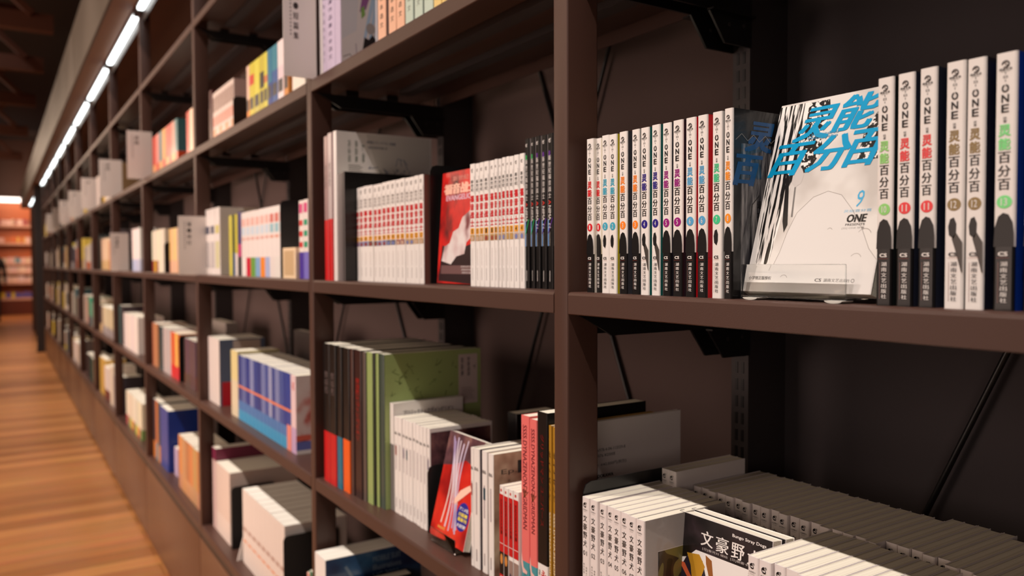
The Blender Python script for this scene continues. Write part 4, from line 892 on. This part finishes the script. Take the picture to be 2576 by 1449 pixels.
ye = [(621, 627.5), (628, 639), (639.5, 653.5), (654, 664), (664.5, 673), (673.5, 684), (684.5, 699), (699.5, 714), (715, 726)]
YL = ['orange-footed white spine left of the yellow ones', 'yellow spine with a red panel', 'plain yellow spine', 'yellow spine with a black panel', 'narrow yellow spine with an orange mark', 'teal and blue spine', 'blue spine with a teal top', 'white spine right of the blue ones', 'orange spine beside the divider card']
it += [(a, bb, .158, plain(YB[i][0], d=.11, bands=[YB[i][1]], pr=stripes([(60, 56, 60)], [(.2, .4)])), YL[i]+', second highest shelf', 0) for i, (a, bb) in enumerate(ye)]
it += [(736, 768, .10, plain((224, 214, 200), d=.12), 'low pale box under the divider card on the second highest shelf', 0)]
row('up', 260, .026, it, 'books on the second highest shelf of the third bay', False)
bookend(onY(590, 300, .026).x+.008, .020, ZS['up'], .11, .10, 'low black bookend between the pale and yellow spines on the second highest shelf', foot=.002)

# ------------------------------------------------------------------ fourth and fifth bays (blurred, single meshes)
def jit(c, k=10): return tuple(max(8, min(246, v+random.randint(-k, k))) for v in c)
def fill(lv, py, y, segs, where):
    """segs: (px0, px1, n, height, colours, lower colours or None, what)"""
    for a, bb, n, h, cols, low, what in segs:
        it = []
        for i, (p0, p1) in enumerate(split(a, bb, n, .1)):
            c = jit(cols[i % len(cols)], 7); bn = [(0, .28, jit(low[i % len(low)], 8))] if low else []
            lab = ('%%s %s, from the left, on the %s' % (what, where)) if n > 1 else '%s on the %s' % (what, where)
            it.append((p0, p1, h, plain(c, d=.128, bands=bn), lab, 0))
        row(lv, py, y, it, '%ss on the %s' % (what.split(' with')[0], where), False)
CR = [(226, 212, 190), (220, 206, 180), (230, 220, 206)]; MIX = [(180, 70, 50), (60, 110, 120), (210, 180, 110), (196, 150, 140), (50, 50, 60), (200, 196, 190)]
fill('up', 380, .03, [(384, 447, 8, .178, [(196, 60, 50), (210, 140, 120), (60, 110, 110), (206, 150, 60), (200, 70, 56)], [(206, 150, 90), (200, 70, 50)], 'red and orange spine'), (470, 486, 2, .17, [(190, 60, 50), (226, 200, 170)], None, 'narrow spine by the post')], 'second highest shelf, fourth bay')
fill('mid', 640, .03, [(383, 397, 3, .189, CR, [(150, 50, 60), (210, 170, 60)], 'cream volume with a dark foot'), (398, 414, 3, .19, [(232, 220, 200)], None, 'cream volume'), (427, 447, 4, .183, [(222, 190, 110), (220, 180, 150)], [(222, 170, 140)], 'yellow and pink volume')], 'middle shelf, fourth bay')
fill('low', 950, .03, [(385, 399, 3, .20, [(170, 110, 70), (190, 140, 100)], None, 'brown spine'), (400, 411, 2, .195, [(40, 60, 50), (60, 66, 80)], None, 'dark spine'), (412, 430, 5, .195, [(190, 180, 180), (170, 164, 166)], None, 'grey spine'),
                       (431, 452, 4, .19, [(206, 120, 60), (200, 60, 50), (222, 190, 90)], [(200, 40, 40)], 'red and yellow spine'), (465, 493, 7, .185, [(70, 60, 70), (100, 70, 80)], [(100, 60, 60), (60, 50, 60)], 'dark patterned spine')], 'second lowest shelf, fourth bay')
fill('bot', 1180, .03, [(388, 404, 3, .275, [(70, 60, 60), (200, 120, 70)], [(206, 130, 60), (60, 130, 150)], 'dark spine with a bright foot'), (405, 424, 1, .27, [(28, 60, 130)], None, 'thick blue book'), (450, 503, 6, .215, [(200, 130, 70), (190, 140, 90), (180, 120, 70)], [(190, 140, 100)], 'tan and orange spine')], 'lowest shelf, fourth bay')
spawn('book', plain((176, 160, 152), d=.02), .20, .262, (-3.78, .22, ZS['mid']), (0, 0, 0), 'tall grey book at the back of the middle shelf, fourth bay', 'book', None, False)
spawn('book', plain((190, 170, 200), d=.05), .07, .12, (onY(430, 1180, .04).x+.03, .05, ZS['bot']), (0, .0, 0), 'lilac book right of the thick blue one on the lowest shelf, fourth bay', 'book', None, False)
bookend(onY(416, 640, .03).x+.003, .025, ZS['mid'], .12, .13, 'black bookend between cream and yellow volumes on the middle shelf, fourth bay', foot=.02)
bookend(onY(454, 950, .03).x+.003, .025, ZS['low'], .12, .185, 'black bookend beside the red and yellow spines on the second lowest shelf, fourth bay', foot=.02)
spawn('book', plain((150, 140, 134), d=.05), .30, .225, (-3.75, .22, zl), (0, 0, 0), 'wide grey box at the back of the second lowest shelf, fourth bay', 'box', None, False)
fill('mid', 640, .03, [(333, 352, 4, .222, [(232, 220, 212), (226, 214, 210)], [(176, 180, 210)], 'white volume with a lilac foot')], 'middle shelf, fifth bay')
fill('low', 830, .03, [(312, 346, 6, .195, [(230, 216, 208), (226, 210, 204)], None, 'white volume'), (300, 310, 2, .23, [(60, 90, 96), (70, 60, 64)], None, 'dark teal spine')], 'second lowest shelf, fifth bay')
fill('bot', 1030, .03, [(318, 356, 8, .19, [(226, 214, 196), (220, 208, 190), (200, 196, 170)], [(180, 60, 70), (110, 150, 90), (220, 190, 80)], 'cream volume with a coloured foot')], 'lowest shelf, fifth bay')

# ------------------------------------------------------------------ everything further down the run: one object of distant books
rng = random.Random(21)
mb = MB()
def far_book(x, y, z, t, h, d, c, low=None):
    m = M(c, .45)
    mb.box(x, x+t*.94, y, y+d, z+(h*.3 if low else 0), z+h-.002, m); mb.box(x+.001, x+t*.94-.001, y+.002, y+d, z+h-.002, z+h-.0005, PAPER)
    if low: mb.box(x, x+t*.94, y, y+d, z, z+h*.3, M(low, .45))
PAL = [(226, 212, 198), (220, 206, 190), (206, 176, 130), (210, 190, 170), (196, 110, 70), (120, 60, 50), (60, 90, 100), (226, 200, 90), (160, 150, 150), (70, 60, 70), (230, 220, 214)]
FEATURE = {(5, 'up'): [((222, 206, 200), 3), ((40, 34, 30), 2), ((206, 170, 60), 3)], (5, 'mid'): [((40, 34, 30), 4), ((222, 196, 170), 6), ((200, 120, 60), 2)],
           (6, 'low'): [((190, 170, 156), 4), ((200, 150, 130), 3), ((60, 160, 130), 4)], (5, 'low'): [((90, 70, 70), 4), ((206, 190, 160), 8)], (5, 'bot'): [((206, 170, 90), 6), ((220, 206, 196), 4)], (6, 'bot'): [((60, 50, 50), 6), ((50, 80, 70), 4), ((200, 150, 110), 3)], (4, 'top'): []}
for bi in range(5, NB):
    xa, xb = PX[bi+1]+PW+.04, PX[bi]-.03
    for lv in ('bot', 'low', 'mid', 'up'):
        x = xa + rng.uniform(0, .12)
        seq = FEATURE.get((bi, lv)); k = 0
        while x < xb-.05:
            if seq and k < len(seq): c, n = seq[k]; n *= 3; k += 1
            else: c = PAL[rng.randrange(len(PAL))]; n = rng.randint(4, 12)
            if rng.random() < .14: x += rng.uniform(.05, .16)
            h = rng.choice((.18, .185, .19, .21, .22, .255)); t = rng.uniform(.016, .028)
            low = PAL[rng.randrange(len(PAL))] if rng.random() < .3 else None
            for j in range(n):
                if x+t > xb: break
                far_book(x, rng.uniform(.024, .034), ZS[lv]+.0005, t, h, .13, jit(c, 3), low); x += t
tag(mb.build('distant_books'), 'blurred rows of books on the distant shelves at the left', 'books', kind='stuff')

# ------------------------------------------------------------------ the far end: second run of shelves, glowing wall unit, person, ceiling trusses
r = empty('far_bookcase', (-16.8, 0.0, 0)); tag(r, 'dark bookcase run continuing beyond the end panel at the far left', 'bookcase')
mb = MB()
for k in range(4): mb.box(-1.85+1.2*k, -1.82+1.2*k, 0, .05, 0.0, ZLED-.05, STEEL)
mb.build('frame', r)
for lv in ('bot', 'low', 'mid', 'up', 'top'):
    mb = MB(); mb.box(-1.82, 1.78, .051, .32, ZS[lv]-.026, ZS[lv], STEEL); mb.build('shelf', r)
mb = MB(); mb.box(-1.85, 1.8, .33, .36, 0, ZLED-.05, BACKP); mb.build('back_panel', r)
mb = MB(); mb.box(-1.82, 1.78, .055, .32, 0, ZS['bot']-.03, CABM); mb.build('base', r)
mb = MB()
for lv in ('bot', 'low', 'mid', 'up'):
    for k in range(3):
        x = -18.6+1.2*k+.06
        while x < -18.6+1.2*k+1.05:
            h = rng.choice((.18, .2, .23)); c = PAL[rng.choice((0, 1, 3, 10, 8))]; t = rng.uniform(.05, .12); far_book(x, .06, ZS[lv]+.001, t, h, .13, c); x += t
tag(mb.build('distant_books'), 'pale blurred books in the bookcase beyond the end panel', 'books', kind='stuff')
for k in range(3): led(-18.6+1.2*k+.04, -18.6+1.2*k+1.15, 'short glowing light bar above the far bookcase, %s from the left' % ORD[k])
# warm wall unit closing the aisle
WOOD = M((176, 96, 52), 0.5); LITB = emit('lit_shelf_edge', (1.0, .88, .80), 3.0)
r = empty('wooden_bookcase', (-24.9, -.45, 0)); tag(r, 'warm orange wooden bookcase with lit shelf edges closing the far end of the aisle', 'bookcase')
mb = MB(); mb.box(-.30, -.28, -.15, .80, 0, 3.1, WOOD); mb.box(-.30, 0, .80, .84, 0, 3.1, WOOD); mb.box(-.30, 0, -.19, -.15, 0, 3.1, WOOD); mb.build('carcass', r)
for z in (3.05,): 
    mb = MB(); mb.box(-.28, .02, -.15, .80, z-.05, z+.05, LITB); mb.build('light_strip', r)
for z in (.42, .84, 1.10, 1.34, 1.88, 2.35):
    mb = MB(); mb.box(-.28, 0, -.15, .80, z-.03, z+.03, M((206, 160, 140), .5)); mb.build('shelf', r)
mb = MB(); mb.box(-.28, -.01, -.15, .80, 0, .39, M((92, 40, 24), .5)); mb.build('base', r)
mb = MB(); WP = [(226, 196, 186), (206, 120, 60), (226, 180, 90), (160, 90, 80), (90, 90, 160), (230, 210, 200), (120, 160, 170), (210, 190, 60)]
for z, cols in ((.455, (4, 7, 7, 4)), (.875, (0, 5, 0)), (1.135, (0, 5, 5, 0)), (1.375, (0, 6, 5)), (1.915, (1, 2, 1, 0)), (2.385, (3, 0, 3, 5))):
    y = -.58
    while y < .30:
        c = WP[rng.choice(cols)]; t = rng.uniform(.05, .14); h = rng.uniform(.12, .165); mb.box(-25.15, -24.95, y, y+t*.92, z, z+h, M(jit(c, 8), .5)); y += t
tag(mb.build('distant_books'), 'blurred bright books and boxes on the warm wooden bookcase', 'books', kind='stuff')
# person walking out of the picture at the far left
bm_v = [(0, 0, .95), (0, .02, 1.12), (0, .03, 1.30), (0, .03, 1.45), (0, .02, 1.53), (0, 0, 1.62), (0, -.01, 1.70),
        (0, .09, .92), (.06, .09, .52), (.22, .09, .12), (.15, .09, .05), (0, -.09, .92), (-.12, -.09, .52), (-.22, -.09, .10), (-.32, -.09, .05),
        (.02, .18, 1.43), (.06, .23, 1.16), (-.06, .24, .95), (-.08, .24, .87), (-.02, -.18, 1.43), (-.04, -.23, 1.16), (.10, -.24, .97), (.13, -.24, .89)]
bm_e = [(0, 1), (1, 2), (2, 3), (3, 4), (4, 5), (5, 6), (0, 7), (7, 8), (8, 9), (9, 10), (0, 11), (11, 12), (12, 13), (13, 14), (3, 15), (15, 16), (16, 17), (17, 18), (3, 19), (19, 20), (20, 21), (21, 22)]
rad = [.13, .13, .15, .13, .055, .085, .08, .095, .065, .045, .04, .095, .065, .045, .04, .06, .045, .034, .035, .06, .045, .034, .035]
me = bpy.data.meshes.new('person'); me.from_pydata(bm_v, bm_e, []); po = bpy.data.objects.new('person', me); COL.objects.link(po)
md = po.modifiers.new('skin', 'SKIN'); md.use_smooth_shade = True
for i, sv in enumerate(me.skin_vertices[0].data): sv.radius = (rad[i], rad[i]); sv.use_root = (i == 0)
sb = po.modifiers.new('sub', 'SUBSURF'); sb.levels = 2; sb.render_levels = 2
me.materials.append(M((30, 26, 28), .8)); po.location = (-22.3, -.66, 0)
tag(po, 'person in dark clothes walking away at the far left edge of the aisle', 'person')
mb = MB()
for yy, xx in ((.09, .20), (-.09, -.30)): mb.box(xx-.19, xx+.07, yy-.045, yy+.045, 0.0, .085, M((18, 15, 15), .5), bev=.03)
mb.build('shoes', po)
mb = MB(); mb.box(-.085, .095, -.09, .07, 1.62, 1.80, M((18, 14, 12), .7), bev=.06); mb.build('hair', po)
# timber trusses under the dark ceiling
TIM = M((88, 46, 28), 0.7)
for i, x in enumerate((-6.2, -7.6, -9.2, -11.2, -13.8, -17.0)):
    r = empty('roof_truss', (x, -2.4, CAMH+1.9)); tag(r, '%s brown timber truss from the camera under the dark ceiling' % ORD[i], 'truss', 'timber roof trusses')
    mb = MB(); mb.box(-.05, .05, -2.0, 2.25, 0, .14, TIM); mb.build('bottom_chord', r)
    mb = MB(); mb.box(-.05, .05, -2.0, 2.25, 1.05, 1.17, TIM); mb.build('top_chord', r)
    for k in range(4):
        y0 = -1.9+1.0*k; y1 = y0+1.0
        mb = MB(); mb.bar((0, y0, .12), (0, y1, 1.07) if k % 2 else (0, y1, 1.07), .07, .09, TIM, V((1, 0, 0))); mb.build('diagonal', r)
        mb = MB(); mb.bar((0.06, y1, .12), (0.06, y0, 1.07), .05, .07, TIM, V((1, 0, 0))); mb.build('diagonal', r)
